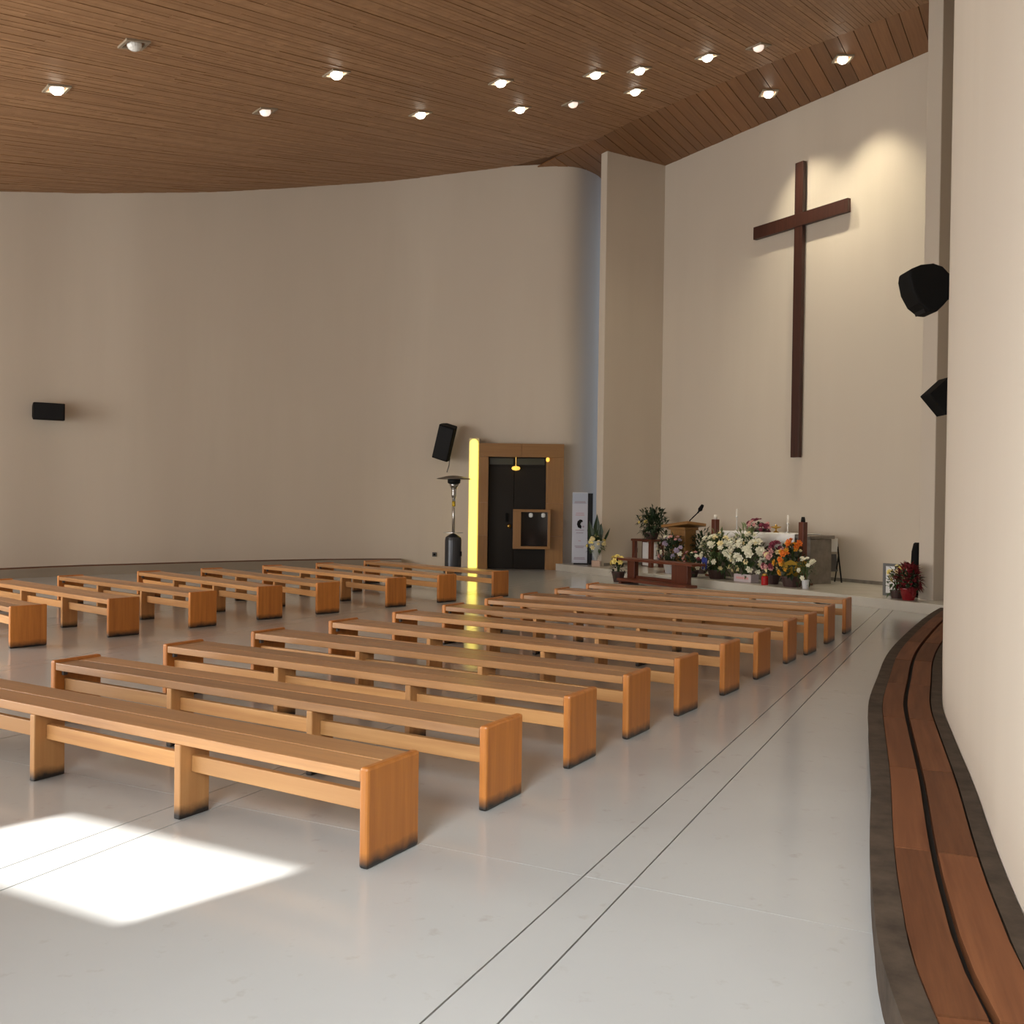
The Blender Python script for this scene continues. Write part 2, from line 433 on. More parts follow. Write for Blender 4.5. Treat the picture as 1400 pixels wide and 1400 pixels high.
# frames of the back-wall openings behind the camera; low and right ones are added
for nm, (x0, x1, z0, z1), nb in (('added_window_3', OPEN[0], 8), ('window_4', OPEN[1], 0), ('added_window_5', OPEN[2], 3)):
    wn = MB()
    for k in range(nb): c_ = x0 + 0.03 + (x1 - x0 - 0.06) * k / (nb - 1); wn.box(c_ - 0.03, c_ + 0.03, -0.12, -0.04, z0, z1, TB)
    wn.box(x0, x1, -0.12, -0.04, z0, z0 + 0.012, TB); wn.box(x0, x1, -0.12, -0.04, z1 - 0.012, z1, TB)
    struct(wn.build(nm, M['black_metal']))
cp = MB(); cp.box(1.5, 7.5, -4.6, -0.14, 4.0, 4.12, TB)
struct(cp.build('sun_block_slab', M['concrete']))          # unseen slab added to keep the sun out of the right opening

# altar wall and its two return piers
TA = frame_T(CA, UA)           # x along the altar wall (s); local y = -d
mb = MB(); mb.box(-0.25, 8.15, 0, 0.3, -0.06, 9.9, TA)
struct(mb.build('wall_altar', M['wall']))
mb = MB(); mb.box(-0.22, 0.0, -1.67, 0.1, -0.06, 9.9, TA)
struct(mb.build('wall_pier_left', M['wall'], bevel=0.012))
mb = MB(); mb.box(7.87, 8.12, -1.67, 0.1, -0.06, 9.9, TA)
struct(mb.build('wall_pier_right', M['wall'], bevel=0.012))
mbw = MB()                                                     # slit glazing behind the pier
for zz in range(0, 10): mbw.box(3.52, 3.56, 22.55, 24.0, zz * .96, zz * .96 + .05)
for yy in (22.55, 23.25, 23.95): mbw.box(3.52, 3.56, yy, yy + .05, 0, 9.2)
mb = MB(); mb.prism([(2.1, 23.8), (2.2, 24.2), (3.7, 24.2), (3.7, 23.95)], -0.06, 9.9)
struct(mb.build('wall_slit', M['wall']))
struct(mbw.build('window_2', M['black_metal']))

# ------------------------------------------------------------------ ceiling
soff_pts = [AL(s, d) for s, d in SOFF[1:-1]]
CEIL = [(q.x, q.y) for q in right_c if q.y < 13.6]
CEIL += [tuple(AL(9.2, 1.3)[:2])] + [(q.x, q.y) for q in reversed(soff_pts)] + [(0.9, 21.6), (0.62, 22.2)]
CEIL += [(q.x, q.y) for q in reversed(left_c) if q.x < 0.4]
def grow(poly, d):
    cx = sum(q[0] for q in poly) / len(poly); cy = sum(q[1] for q in poly) / len(poly)
    return [(x + d * (x - cx) / math.hypot(x - cx, y - cy), y + d * (y - cy) / math.hypot(x - cx, y - cy)) for x, y in poly]
ceiling = MB()
n = 44
xs = [-14.5 + 23.5 * i / n for i in range(n + 1)]; ys = [-3.6 + 28 * i / n for i in range(n + 1)]
def inside(x, y, poly):
    r = False; j = len(poly) - 1
    for i in range(len(poly)):
        if (poly[i][1] > y) != (poly[j][1] > y) and x < (poly[j][0] - poly[i][0]) * (y - poly[i][1]) / (poly[j][1] - poly[i][1]) + poly[i][0]: r = not r
        j = i
    return r
for i in range(n):
    for j in range(n):
        sub = CEIL
        for nn, c in (((-1, 0), -xs[i]), ((1, 0), xs[i + 1]), ((0, -1), -ys[j]), ((0, 1), ys[j + 1])):
            sub = halfclip(sub, nn, c)
            if len(sub) < 3: break
        if len(sub) < 3: continue
        full = [(xs[i], ys[j]), (xs[i + 1], ys[j]), (xs[i + 1], ys[j + 1]), (xs[i], ys[j + 1])]
        gx = [q for q in full]
        # whole cells reach a little past the walls, so no daylight leaks in along the eaves
        use = gx if sub[0] is not None and not any(inside(*q, [(p.x, p.y) for p in [AL(-.41, 2.3), AL(9.2, 1.2), AL(9.2, -3), AL(-.41, -3)]]) for q in gx) else sub
        ceiling.add([(x, y, ZC(x, y) + 0.03) for x, y in use], [tuple(range(len(use)))])
ceil_o = struct(ceiling.build('ceiling', M['ceil_back']))
# narrow boards of the main ceiling
TS = Vector((0.545, 0.839, 0)).normalized(); MS = Vector((TS.y, -TS.x, 0))
CB = grow(CEIL, 0.12)
sl = MB()
offs = [q[0] * MS.x + q[1] * MS.y for q in CB]
o_ = min(offs)
PW = 0.068
while o_ < max(offs):
    o_ += PW
    hits = []
    for i in range(len(CB)):
        a, b_ = CB[i], CB[(i + 1) % len(CB)]
        da = a[0] * MS.x + a[1] * MS.y - o_; db = b_[0] * MS.x + b_[1] * MS.y - o_
        if (da < 0) != (db < 0):
            t = da / (da - db); x = a[0] + (b_[0] - a[0]) * t; y = a[1] + (b_[1] - a[1]) * t
            hits.append(x * TS.x + y * TS.y)
    hits.sort()
    for h0, h1 in zip(hits[::2], hits[1::2]):
        t = h0 - random.random() * 1.0
        while t < h1:
            t2 = min(t + random.uniform(1.3, 3.0), h1); ta = max(t, h0)
            if t2 - ta > 0.05:
                dz = random.uniform(-0.004, 0.004); hw = PW * 0.465
                vs = []
                for tt in (ta, t2 - 0.006):
                    for ww, zz in ((-hw, -0.03), (hw, -0.03), (hw, 0.0), (-hw, 0.0)):
                        q = TS * tt + MS * (o_ + ww)
                        vs.append((q.x, q.y, ZC(q.x, q.y) + zz + dz))
                sl.add(vs, [(3, 2, 1, 0), (4, 5, 6, 7), (0, 1, 5, 4), (1, 2, 6, 5), (2, 3, 7, 6), (3, 0, 4, 7)])
            t = t2
so = sl.build('ceiling_slat', M['slat'], ceil_o); so['kind'] = 'stuff'
# wider boards of the soffit before the altar wall
def soff_d(s):
    for (a, da), (b_, db) in zip(SOFF[:-1], SOFF[1:]):
        if a <= s <= b_: return da + (db - da) * (s - a) / (b_ - a)
    return SOFF[-1][1]
PD = Vector((0.5, 0.866, 0)).normalized(); PQ = Vector((-PD.y, PD.x, 0))
def front_of(s_):          # where a board that meets the altar wall at s_ reaches the soffit edge
    sf = s_
    for _ in range(12):
        ln = soff_d(max(-2.2, min(9.2, sf))) / -(VA.dot(PD)); sf = s_ - UA.dot(PD) * ln
    return CA + UA * s_ - PD * ln
s = -3.4
while s < 8.9:
    wd = random.uniform(0.22, 0.34); e = s + wd - 0.014
    bk_ = 0.1 if 0 <= s < 7.7 else 1.5
    f0, f1 = front_of(s), front_of(e); b0 = CA + UA * s + PD * bk_; b1 = CA + UA * e + PD * bk_
    dz = random.uniform(-0.004, 0.004)
    org = Vector((f0.x, f0.y, ALC_Z + dz)); Ti = frame_T(Vector((f0.x, f0.y, 0)), PD).inverted()
    vs = [Ti @ Vector((q.x, q.y, 0)) for q in (f0, b0, b1, f1)]
    me = MB().add(vs + [q + Vector((0, 0, 0.03)) for q in vs], [(3, 2, 1, 0), (4, 5, 6, 7), (0, 1, 5, 4), (1, 2, 6, 5), (2, 3, 7, 6), (3, 0, 4, 7)]).mesh('plank', M['alcove_plank'])
    o = link('plank', me, ceil_o)
    o.location = org; o.rotation_euler = (0, 0, math.atan2(PD.y, PD.x))
    s += wd
_q = [AL(-3.2, 3.0), AL(0.5, 3.0), AL(3.0, 2.9), AL(9.6, 2.0), AL(9.6, -1.8), AL(-3.2, -1.8)]
MB().prism([(q.x, q.y) for q in _q], ALC_Z + 0.06, ALC_Z + 0.2).build('soffit_backing', M['ceil_back'], ceil_o)

# ------------------------------------------------------------------ floor
fl = MB(); fl.prism(OUT, -0.3, -0.014)
floor_o = struct(fl.build('floor', M['grout']))
TF = (0.4446, 0.8957); NF = (0.8957, -0.4446)
cuts = []
k = -10
while k < 4:
    base = -1.46 + 2.125 * k
    cuts += [base, base + 0.20]; k += 1
tcut = [3.645 + 4.6 * i for i in range(-3, 7)]
for a, b_ in zip(cuts[:-1], cuts[1:]):
    for t0, t1 in zip(tcut[:-1], tcut[1:]):
        poly = OUT
        for nn, c in ((NF, b_ - 0.0036), ((-NF[0], -NF[1]), -(a + 0.0036)), (TF, t1 - 0.0014), ((-TF[0], -TF[1]), -(t0 + 0.0014))):
            poly = halfclip(poly, nn, c)
            if len(poly) < 3: break
        if len(poly) < 3: continue
        MB().prism(poly, -0.02, 0.0).build('slab', M['floor'], floor_o)

# platform before the altar wall
pf = MB(); pf.box(-1.0, 9.0, -2.2, 0.02, -0.01, 0.15, TA)
o = pf.build('altar_platform', M['platform'], bevel=0.006)
tag(o, 'low pale stone platform along the foot of the cross wall', 'platform'); struct(o)
mb = MB(); mb.box(0.02, 7.86, -0.03, -0.002, 0.15, 0.21, TA)
struct(mb.build('baseboard_altar', M['stone']))
mb = MB(); mb.box(0.002, 0.022, -1.6, -0.03, 0.15, 0.21, TA)
struct(mb.build('baseboard_pier', M['stone']))

# ------------------------------------------------------------------ ledges along the walls
def arc(curve):
    L = [0.0]
    for a, b_ in zip(curve[:-1], curve[1:]): L.append(L[-1] + (b_ - a).length)
    return L
def at(curve, L, t):
    for i in range(len(L) - 1):
        if L[i + 1] >= t: break
    f = (t - L[i]) / (L[i + 1] - L[i]); return curve[i].lerp(curve[i + 1], f)
def strip(mb, curve, sgn, a, b_, z0, z1):
    A = offset(curve, sgn * a); B_ = offset(curve, sgn * b_); vs = []
    for p_, q_ in zip(A, B_): vs += [(p_.x, p_.y, z0), (p_.x, p_.y, z1), (q_.x, q_.y, z1), (q_.x, q_.y, z0)]
    fs = []
    for i in range(len(A) - 1):
        for k in range(4): fs.append((4 * i + k, 4 * i + (k + 1) % 4, 4 * i + 4 + (k + 1) % 4, 4 * i + 4 + k))
    e = 4 * (len(A) - 1); fs += [(0, 1, 2, 3), (e + 3, e + 2, e + 1, e)]
    mb.add(vs, fs)
def ledge(name, label, curve, sgn, start, plank, H=0.17, plank_m='ledge_wood', cm='concrete'):
    root = thing(name, label, 'ledge', (0, 0, 0))
    L = arc(curve)
    mb = MB(); strip(mb, curve, sgn, 0.004, 0.47, 0.0, H - 0.045); mb.build('base', M[cm], root)
    mb = MB(); strip(mb, curve, sgn, 0.385, 0.475, H - 0.045, H); mb.build('kerb', M[cm], root)
    mb = MB(); strip(mb, curve, sgn, 0.004, 0.075, H - 0.045, H); mb.build('kerb', M[cm], root)
    mb = MB(); strip(mb, curve, sgn, 0.075, 0.385, H - 0.045, H - 0.040); mb.build('recess', M['recess'], root)
    t = start
    while t < L[-1] - 0.1:
        t2 = min(t + plank - 0.008, L[-1])
        sub = [at(curve, L, t + (t2 - t) * k / 5) for k in range(6)]
        for a, b_ in ((0.085, 0.225), (0.253, 0.383)):
            mb = MB(); strip(mb, sub, sgn, a, b_, H - 0.035, H + 0.006)
            c = sub[2]; td = (sub[3] - sub[2]).normalized(); an = math.atan2(td.y, td.x)
            mb.v = [((x - c.x) * td.x + (y - c.y) * td.y, -(x - c.x) * td.y + (y - c.y) * td.x, z) for x, y, z in mb.v]
            o = mb.build('plank', M[plank_m], root); o.location = (c.x, c.y, 0); o.rotation_euler = (0, 0, an)
        t += plank
    return root
rc = [q for q in right_c if -0.6 < q.y < 13.0]
Lr = arc(rc)
# first joint so that one falls at y = 3.5
i35 = min(range(len(rc)), key=lambda i: abs(rc[i].y - 3.62))
ledge('wall_ledge', 'curved ledge with two rows of brown planks at the foot of the near right wall', rc, 1, (Lr[i35] % 1.27), 1.27)
lc = [q for q in left_c if 12 < q.y and q.x < -2.45]
ledge('wall_ledge', 'long low ledge at the foot of the far curved wall behind the left benches', lc, -1, 0.2, 1.27, cm='concrete_pale')

# ------------------------------------------------------------------ benches
BW, BH, TH = 0.36, 0.42, 0.046
def rounded_panel(dep, h, th, rad=0.012, m_='bench_panel'):
    mb = MB(); mb.box(-th / 2, th / 2, 0, dep, 0, h)
    return mb.mesh('panel', M[m_], bevel=rad, segs=2)
def bench_set(L):
    d = {}
    d['end'] = rounded_panel(BW, BH, TH)
    d['leg'] = rounded_panel(0.18, BH - 0.064, TH - 0.004, 0.006, 'bench_leg_lit')
    pl_ = MB(); pl_.box(-(L - 2 * TH) / 2, (L - 2 * TH) / 2, 0, 0.172, BH - 0.064, BH - 0.014)
    d['plank'] = pl_.mesh('seat_plank', M['bench_seat'], bevel=0.005)
    span = (L - TH) / 3
    r = MB(); r.box(-(span - TH) / 2, (span - TH) / 2, 0, 0.034, 0.215, 0.295)
    d['rail'] = r.mesh('rail', M['bench_rail'], bevel=0.004)
    d['span'] = span; d['L'] = L
    bl = MB(); bl.box(-0.02, 0.0, 0.02, 0.05, BH - 0.10, BH - 0.064); d['bracket'] = bl.mesh('bracket', M['grey_plastic'])
    return d
SET_R, SET_L = bench_set(3.445), bench_set(3.32)
def bench(o, a, S, label, group):
    ux = Vector((math.cos(a), math.sin(a), 0)); vy = Vector((-math.sin(a), math.cos(a), 0))
    c = Vector((o[0], o[1], 0)) - ux * S['L'] / 2
    root = thing('bench', label, 'bench', c, a, group)
    L = S['L']; sp = S['span']
    for x in (-(L - TH) / 2, (L - TH) / 2): link('end_panel', S['end'], root).location = (x, 0, 0)
    for x in (-sp / 2, sp / 2): link('leg', S['leg'], root).location = (x, 0.006, 0)
    for y in (0.006, 0.183): link('seat_plank', S['plank'], root).location = (0, y, 0)
    for x in (-sp, 0, sp): link('rail', S['rail'], root).location = (x, 0.072, 0)
    link('bracket', S['bracket'], root).location = (-(L / 2 - TH - 0.025), 0.03, 0)
    return root
RB = [(-0.576, 3.939, -30.75), (-0.108, 4.704, -30.33), (0.347, 5.478, -30.64), (0.767, 6.187, -31.73), (1.216, 6.886, -33.26), (1.711, 7.656, -32.99),
      (2.165, 8.394, -32.65), (2.669, 9.249, -30.35), (3.041, 9.822, -31.72), (3.512, 10.638, -30.89), (4.010, 11.497, -29.96)]
LB = [(-4.963, 9.533, -42.19), (-4.343, 10.385, -40.20), (-3.740, 11.217, -39.64), (-3.168, 12.059, -43.36), (-2.567, 12.743, -45.70), (-1.762, 13.667, -44.23),
      (-1.084, 14.413, -45.38), (-0.281, 15.308, -43.16)]
ORD = ['first', 'second', 'third', 'fourth', 'fifth', 'sixth', 'seventh', 'eighth', 'ninth', 'tenth', 'eleventh']
for i, (x, y, a) in enumerate(RB):
    lab = {0: 'nearest and largest backless wooden bench beside the sunlit floor patch',
           10: 'rearmost wooden bench of the right block, just before the altar platform'}.get(
        i, 'backless wooden bench, %s from the camera in the right-hand block' % ORD[i])
    bench((x, y), math.radians(a), SET_R, lab, 'benches of the right block')
for i, (x, y, a) in enumerate(LB):
    lab = {0: 'wooden bench cut off by the left edge, nearest of the left block',
           7: 'rearmost wooden bench of the left block, by the glowing yellow slit'}.get(
        i, 'backless wooden bench, %s from the camera in the left-hand block' % ORD[i])
    bench((x, y), math.radians(a), SET_L, lab, 'benches of the left block')

# ------------------------------------------------------------------ cross
cr_ = thing('wall_cross', 'large dark brown wooden cross hanging on the altar wall', 'cross', AL(4.04, 0.03, 2.47), AROT)
MB().box(-0.10, 0.10, -0.09, 0.0, 0, 5.69).build('upright', M['cross'], cr_, bevel=0.006)
mb = MB(); mb.box(-1.16, 1.16, -0.10, -0.01, 4.45, 4.70)
a_ = mb.build('crossbar', M['cross'], cr_, bevel=0.006)

# ------------------------------------------------------------------ portal with door, hatch and yellow slit
PO = Vector((-0.765, 21.86, 0))
TP = frame_T(PO, (1, 0, 0))
tr = struct(MB().box(0.0, 1.93, 0.16, 0.75, 2.56, 2.86, TP).build('trim_1', M['portal_x']))
for x0, x1 in ((0.0, 0.215), (1.53, 1.93)):
    for z0, z1 in ((0, 0.762), (0.764, 1.512), (1.514, 2.552)):
        MB().box(x0, x1, 0.0, 0.6, z0, z1, TP).build('panel', M['portal_z'], tr, bevel=0.0015)
for x0, x1 in ((0.0, 0.96), (0.965, 1.93)):
    MB().box(x0, x1, 0.0, 0.6, 2.555, 2.86, TP).build('panel', M['portal_x'], tr, bevel=0.0015)
dr = struct(MB().box(0.2, 1.55, 0.24, 0.27, 0, 2.56, TP).build('door_1', M['door']))
leaf1 = MB().box(0.215, 0.80, 0.19, 0.24, 0.01, 2.33, TP).build('leaf', M['door'], dr, bevel=0.004)
MB().box(0.81, 1.53, 0.19, 0.24, 0.01, 2.33, TP).build('leaf', M['door'], dr, bevel=0.004)
MB().box(0.24, 0.78, 0.20, 0.24, 2.39, 2.53, TP).build('transom_pane', M['door_olive'], dr)
MB().box(0.86, 1.50, 0.20, 0.24, 2.39, 2.53, TP).build('transom_pane', M['door_olive'], dr)
MB().box(0.62, 0.68, 0.15, 0.19, 1.08, 1.28, TP).build('lock_plate', M['black'], leaf1, bevel=0.006)
MB().lathe([(0.012, 0), (0.045, 0.02), (0.05, 0.05), (0.02, 0.07)], 12, Matrix.Translation(PO + Vector((0.70, 0.19, 0.98))) @ Matrix.Rotation(math.radians(90), 4, 'X')).build('knob', M['brass'], leaf1, smooth=True)
hb = thing('hatch_box', 'wooden box frame with dark glass on the dark door', 'box', PO + Vector((0.79, -0.03, 0.48)))
MB().box(0, 0.84, -0.22, 0.185, 0.83, 0.89).build('top', M['portal_x'], hb, bevel=0.004)
MB().box(0, 0.84, -0.22, 0.185, 0.0, 0.06).build('bottom', M['portal_x'], hb, bevel=0.004)
MB().box(0, 0.18, -0.22, 0.185, 0.06, 0.83).build('side', M['portal_z'], hb, bevel=0.004)
MB().box(0.78, 0.84, -0.22, 0.185, 0.06, 0.83).build('side', M['portal_z'], hb, bevel=0.004)
MB().box(0.18, 0.78, -0.10, -0.08, 0.06, 0.83).build('pane', M['dark_glass'], hb)
for x in (0.40, 0.68):
    MB().lathe([(0.02, -0.05), (0.045, -0.03), (0.045, 0.03), (0.02, 0.05)], 10, Matrix.Translation((x, -0.16, 0.76))).build('lamp', M['small_glow'], hb, smooth=True)
pn = thing('pendant_lamp', 'small glowing yellow lamp hanging before the dark door', 'lamp', PO + Vector((0.84, 0.06, 2.30)))
MB().lathe([(0.02, -0.05), (0.08, -0.035), (0.10, 0.0), (0.08, 0.035), (0.02, 0.05)], 14).build('globe', M['pendant'], pn, smooth=True)
MB().tube([(0, 0, 0.05), (0, 0, 0.26)], 0.012).build('stem', M['brass'], pn)
jl = thing('jamb_lamp', 'tiny yellow lamp at the top right corner of the doorway', 'lamp', PO + Vector((1.56, -0.05, 2.50)))
MB().lathe([(0.015, -0.05), (0.04, -0.03), (0.04, 0.03), (0.02, 0.05)], 10).build('bulb', M['pendant'], jl, smooth=True)
MB().box(-0.02, 0.02, 0.0, 0.05, 0.02, 0.05).build('holder', M['brass'], jl)
ws = struct(MB().box(-0.24, -0.005, 0.18, 0.62, 0, 2.98, TP).build('window_1', M['wall']))
poly = [(-0.215, 0.02), (-0.03, 0.02), (-0.03, 2.86)] + [(-0.1225 + 0.0925 * math.cos(t), 2.86 + 0.09 * math.sin(t)) for t in [math.pi * k / 8 for k in range(1, 8)]] + [(-0.215, 2.86)]
mb = MB(); npg = len(poly)
vs = [TP @ Vector((x, 0.12, z)) for x, z in poly] + [TP @ Vector((x, 0.18, z)) for x, z in poly]
mb.add(vs, [tuple(range(npg)), tuple(range(2 * npg - 1, npg - 1, -1))] + [(i, npg + i, npg + (i + 1) % npg, (i + 1) % npg) for i in range(npg)])
mb.build('pane', M['yellow_glass'], ws)

# ------------------------------------------------------------------ patio heater
h = thing('patio_heater', 'tall patio heater with grey tank beside the yellow slit', 'heater', (-1.25, 20.6, 0))
MB().lathe([(0.20, 0), (0.20, 0.05), (0.178, 0.06), (0.178, 0.70), (0.165, 0.76), (0.09, 0.81), (0.05, 0.83)], 24).build('tank_housing', M['heater_grey'], h, smooth=False)
MB().lathe([(0.21, 0.855), (0.21, 0.865)], 20).build('shelf', M['steel'], h)
MB().lathe([(0.032, 0.83), (0.032, 1.62)], 12).build('pole', M['steel'], h, smooth=True)
MB().lathe([(0.036, 1.42), (0.036, 1.53)], 12).build('sticker', M['sticker'], h, smooth=True)
MB().lathe([(0.04, 1.60), (0.055, 1.66), (0.05, 1.76), (0.06, 1.80)], 14).build('burner_neck', M['steel'], h, smooth=True)
MB().lathe([(0.055, 1.80), (0.09, 1.86), (0.10, 1.90)], 14).build('emitter_screen', M['steel'], h, smooth=True)
MB().lathe([(0.10, 1.90), (0.135, 1.92), (0.14, 1.99), (0.13, 2.0)], 16).build('burner_head', M['black_metal'], h, smooth=True)
MB().lathe([(0.375, 2.0), (0.36, 2.015), (0.16, 2.065), (0.03, 2.08)], 28).build('hood', M['heater_hood'], h, smooth=True)
MB().box(0.155, 0.19, -0.10, -0.02, 0.36, 0.46).build('latch', M['black'], h)

# ------------------------------------------------------------------ loudspeakers
def spk_box(name, label, loc, rot, w_, d_, h_, cable=False):
    r = thing(name, label, 'speaker', loc); r.rotation_euler = rot
    pr = [(-w_ / 2, -d_ / 2), (w_ / 2, -d_ / 2), (w_ / 2, 0), (w_ * 0.34, d_ / 2), (-w_ * 0.34, d_ / 2), (-w_ / 2, 0)]
    cab = MB().prism(pr, -h_ / 2, h_ / 2).build('cabinet', M['black'], r, bevel=0.012)
    MB().box(-w_ * .45, w_ * .45, -d_ / 2 - 0.012, -d_ / 2, -h_ * .46, h_ * .46).build('grille', M['black_metal'], cab, bevel=0.004)
    MB().box(-0.04, 0.04, d_ / 2, d_ / 2 + 0.12, -0.06, 0.06).build('bracket', M['black_metal'], r)
    return r
a1 = math.atan2(0.95, 1.1)
spk_box('wall_speaker', 'small black speaker lying level, high on the left wall', (-8.83, 18.30, 3.12), (math.radians(8), math.radians(90), a1), 0.32, 0.26, 0.54)
s2 = spk_box('wall_speaker', 'tall tilted black speaker on the wall above the patio heater', (-1.54, 22.05, 2.88), (math.radians(12), math.radians(17), math.radians(-14)), 0.38, 0.34, 0.80)
cb = MB().tube([(-1.45, 22.2, 2.52), (-1.47, 22.25, 2.36), (-1.52, 22.3, 2.20)], 0.012).build('speaker_cable', M['grey_plastic'])
tag(cb, 'thin dark cable below the tilted speaker by the doorway', 'cable')
r = thing('wall_speaker', 'large rounded black speaker jutting from the right wall', 'speaker', (3.565, 8.35, 3.40)); r.scale = (0.66, 0.66, 0.66)
prof = [(-0.30, 0.24), (-0.16, 0.30), (0.0, 0.32), (0.12, 0.28), (0.24, 0.16), (0.24, -0.10), (0.14, -0.22), (0.05, -0.31), (-0.05, -0.30), (-0.18, -0.20), (-0.27, -0.04), (-0.31, 0.14)]
mb = MB(); npr = len(prof)
mb.add([(x, -0.20, z) for x, z in prof] + [(x, 0.20, z) for x, z in prof], [tuple(range(npr)), tuple(range(2 * npr - 1, npr - 1, -1))] + [(i, npr + i, npr + (i + 1) % npr, (i + 1) % npr) for i in range(npr)])
mb.build('cabinet', M['black'], r, bevel=0.03, segs=3)
MB().box(0.20, 0.34, -0.06, 0.06, -0.10, 0.10).build('bracket', M['black_metal'], r, bevel=0.01)
MB().add([(-0.285, -0.15, 0.22), (-0.285, 0.15, 0.22), (-0.05, 0.15, -0.29), (-0.05, -0.15, -0.29), (-0.30, -0.15, 0.20), (-0.30, 0.15, 0.20), (-0.08, 0.15, -0.31), (-0.08, -0.15, -0.31)],
         [(0, 1, 2, 3), (7, 6, 5, 4), (0, 4, 5, 1), (1, 5, 6, 2), (2, 6, 7, 3), (3, 7, 4, 0)]).build('grille', M['black_metal'], r)
r = thing('wall_speaker', 'small black speaker corner peeking out below the large right one', 'speaker', (3.98, 8.95, 2.555)); r.scale = (0.68, 0.68, 0.68)
mb = MB(); prof = [(-0.24, 0.02), (0.02, 0.26), (0.24, 0.02), (0.0, -0.26)]
mb.add([(x, -0.16, z) for x, z in prof] + [(x, 0.16, z) for x, z in prof], [(0, 1, 2, 3), (7, 6, 5, 4)] + [(i, 4 + i, 4 + (i + 1) % 4, (i + 1) % 4) for i in range(4)])
mb.build('cabinet', M['black'], r, bevel=0.012)
MB().box(0.05, 0.2, -0.05, 0.05, -0.05, 0.05).build('bracket', M['black_metal'], r)

# ------------------------------------------------------------------ ceiling lamps
def downlight(x, y, state, label, zz=None, aim=None):
    z = (ZC(x, y) - 0.034) if zz is None else zz
    r = thing('ceiling_lamp', label, 'lamp', (x, y, z), 0.0, 'recessed ceiling lamps')
    if zz is None:
        g = Vector((-(ZC(x + .2, y) - ZC(x - .2, y)) / .4, -(ZC(x, y + .2) - ZC(x, y - .2)) / .4, 1)).normalized()
        r.rotation_euler = g.to_track_quat('Z', 'Y').to_euler()
    f = MB()
    o_, i_ = 0.15, 0.115
    for x0, x1, y0, y1 in ((-o_, o_, -o_, -i_), (-o_, o_, i_, o_), (-o_, -i_, -i_, i_), (i_, o_, -i_, i_)): f.box(x0, x1, y0, y1, -0.02, 0.012)
    f.build('trim_frame', M['trim'], r)
    MB().lathe([(0.088, 0.0), (0.088, -0.02), (0.078, -0.05), (0.05, -0.075), (0.015, -0.085)], 16).build('lens', M[state], r)
    if state == 'lamp_on':
        l = bpy.data.lights.new('ceiling_lamp_light', 'SPOT'); l.energy = LAMP_W * (1.4 if aim is not None else 1) if zz is None else ALC_W; l.color = (1.0, 0.90, 0.68)
        l.spot_size = math.radians(70 if zz is None else 82); l.spot_blend = 1.0; l.shadow_soft_size = 0.08
        lo = bpy.data.objects.new('ceiling_lamp_light', l); COL.objects.link(lo)
        lo.location = (x, y, z - 0.13)
        d = Vector(aim) - Vector((x, y, z)) if aim is not None else Vector((0, 0, -1))
        lo.rotation_euler = d.to_track_quat('-Z', 'Y').to_euler()
    return r
LAMP_W, ALC_W = 95, 430
DL = [(-4.69, 11.8, 'lamp_off', 'unlit white ceiling lamp, nearest the upper left corner'),
      (-6.17, 12.93, 'lamp_on', 'lit ceiling lamp furthest to the left'),
      (-2.63, 13.99, 'lamp_on', 'lit ceiling lamp above the streak of light on the boards'),
      (-3.99, 15.27, 'lamp_dim', 'faint ceiling lamp nearest the eaves, second lit from the left'),
      (-1.68, 16.72, 'lamp_on', 'lit ceiling lamp near the eaves, almost straight above the patio heater'),
      (-0.28, 15.56, 'lamp_on', 'lit ceiling lamp, upper of the pair above the doorway'),
      (0.04, 17.31, 'lamp_on', 'lit ceiling lamp, lower of the pair above the doorway'),
      (1.0, 17.49, 'lamp_dim', 'faint ceiling lamp just left of the left altar pier'),
      (1.27, 15.9, 'lamp_on', 'lit ceiling lamp directly above the left altar pier edge'),
      (2.1, 17.31, 'lamp_on', 'lit ceiling lamp, lower of two one above the other near the soffit'),
      (2.01, 16.05, 'lamp_on', 'lit ceiling lamp, upper of two one above the other near the soffit'),
      (3.11, 15.91, 'lamp_on', 'large lit ceiling lamp close before the soffit edge'),
      (3.92, 15.8, 'lamp_dim', 'faint ceiling lamp at the soffit edge above the cross')]
AIM = {3.11: AL(0.2, 1.0, 2.5)}
for x, y, st, lb in DL: downlight(x, y, st, lb, aim=AIM.get(x))
downlight(4.70, 18.12, 'lamp_on', 'lit lamp in the soffit, up and left of the cross', ALC_Z - 0.01, aim=AL(4.9, 0.0, 2.4))
downlight(5.60, 16.69, 'lamp_on', 'lit lamp in the soffit, up and right of the cross', ALC_Z - 0.01, aim=AL(5.6, 0.0, 2.6))

# ------------------------------------------------------------------ altar and what stands by it
al = thing('altar', 'grey stone altar block under the white cloth', 'altar', AL(4.2, 0.9, 0.15), AROT)
MB().box(-1.08, 1.18, -0.28, 0.28, 0, 0.80).build('block', M['stone'], al, bevel=0.01)
MB().box(-1.12, 1.22, -0.32, 0.32, 0.80, 0.86).build('slab', M['stone'], al, bevel=0.01)
ck = MB()
nx = 36
prof = [(0.34, -0.10), (0.335, 0.0), (0.33, 0.018), (-0.33, 0.018), (-0.345, 0.0), (-0.355, -0.14), (-0.36, -0.30)]
vs = []
for i in range(nx + 1):
    x = -1.02 + 1.90 * i / nx
    for j, (y, z) in enumerate(prof):
        wv = 0.012 * math.sin(i * 1.3) * (1 if j > 4 else 0) * (j - 4)
        vs.append((x, y + wv, 0.86 + z))
npf = len(prof)
ck.add(vs, [(i * npf + j, i * npf + j + 1, (i + 1) * npf + j + 1, (i + 1) * npf + j) for i in range(nx) for j in range(npf - 1)])
co_ = ck.build('altar_cloth', M['cloth'], smooth=True)
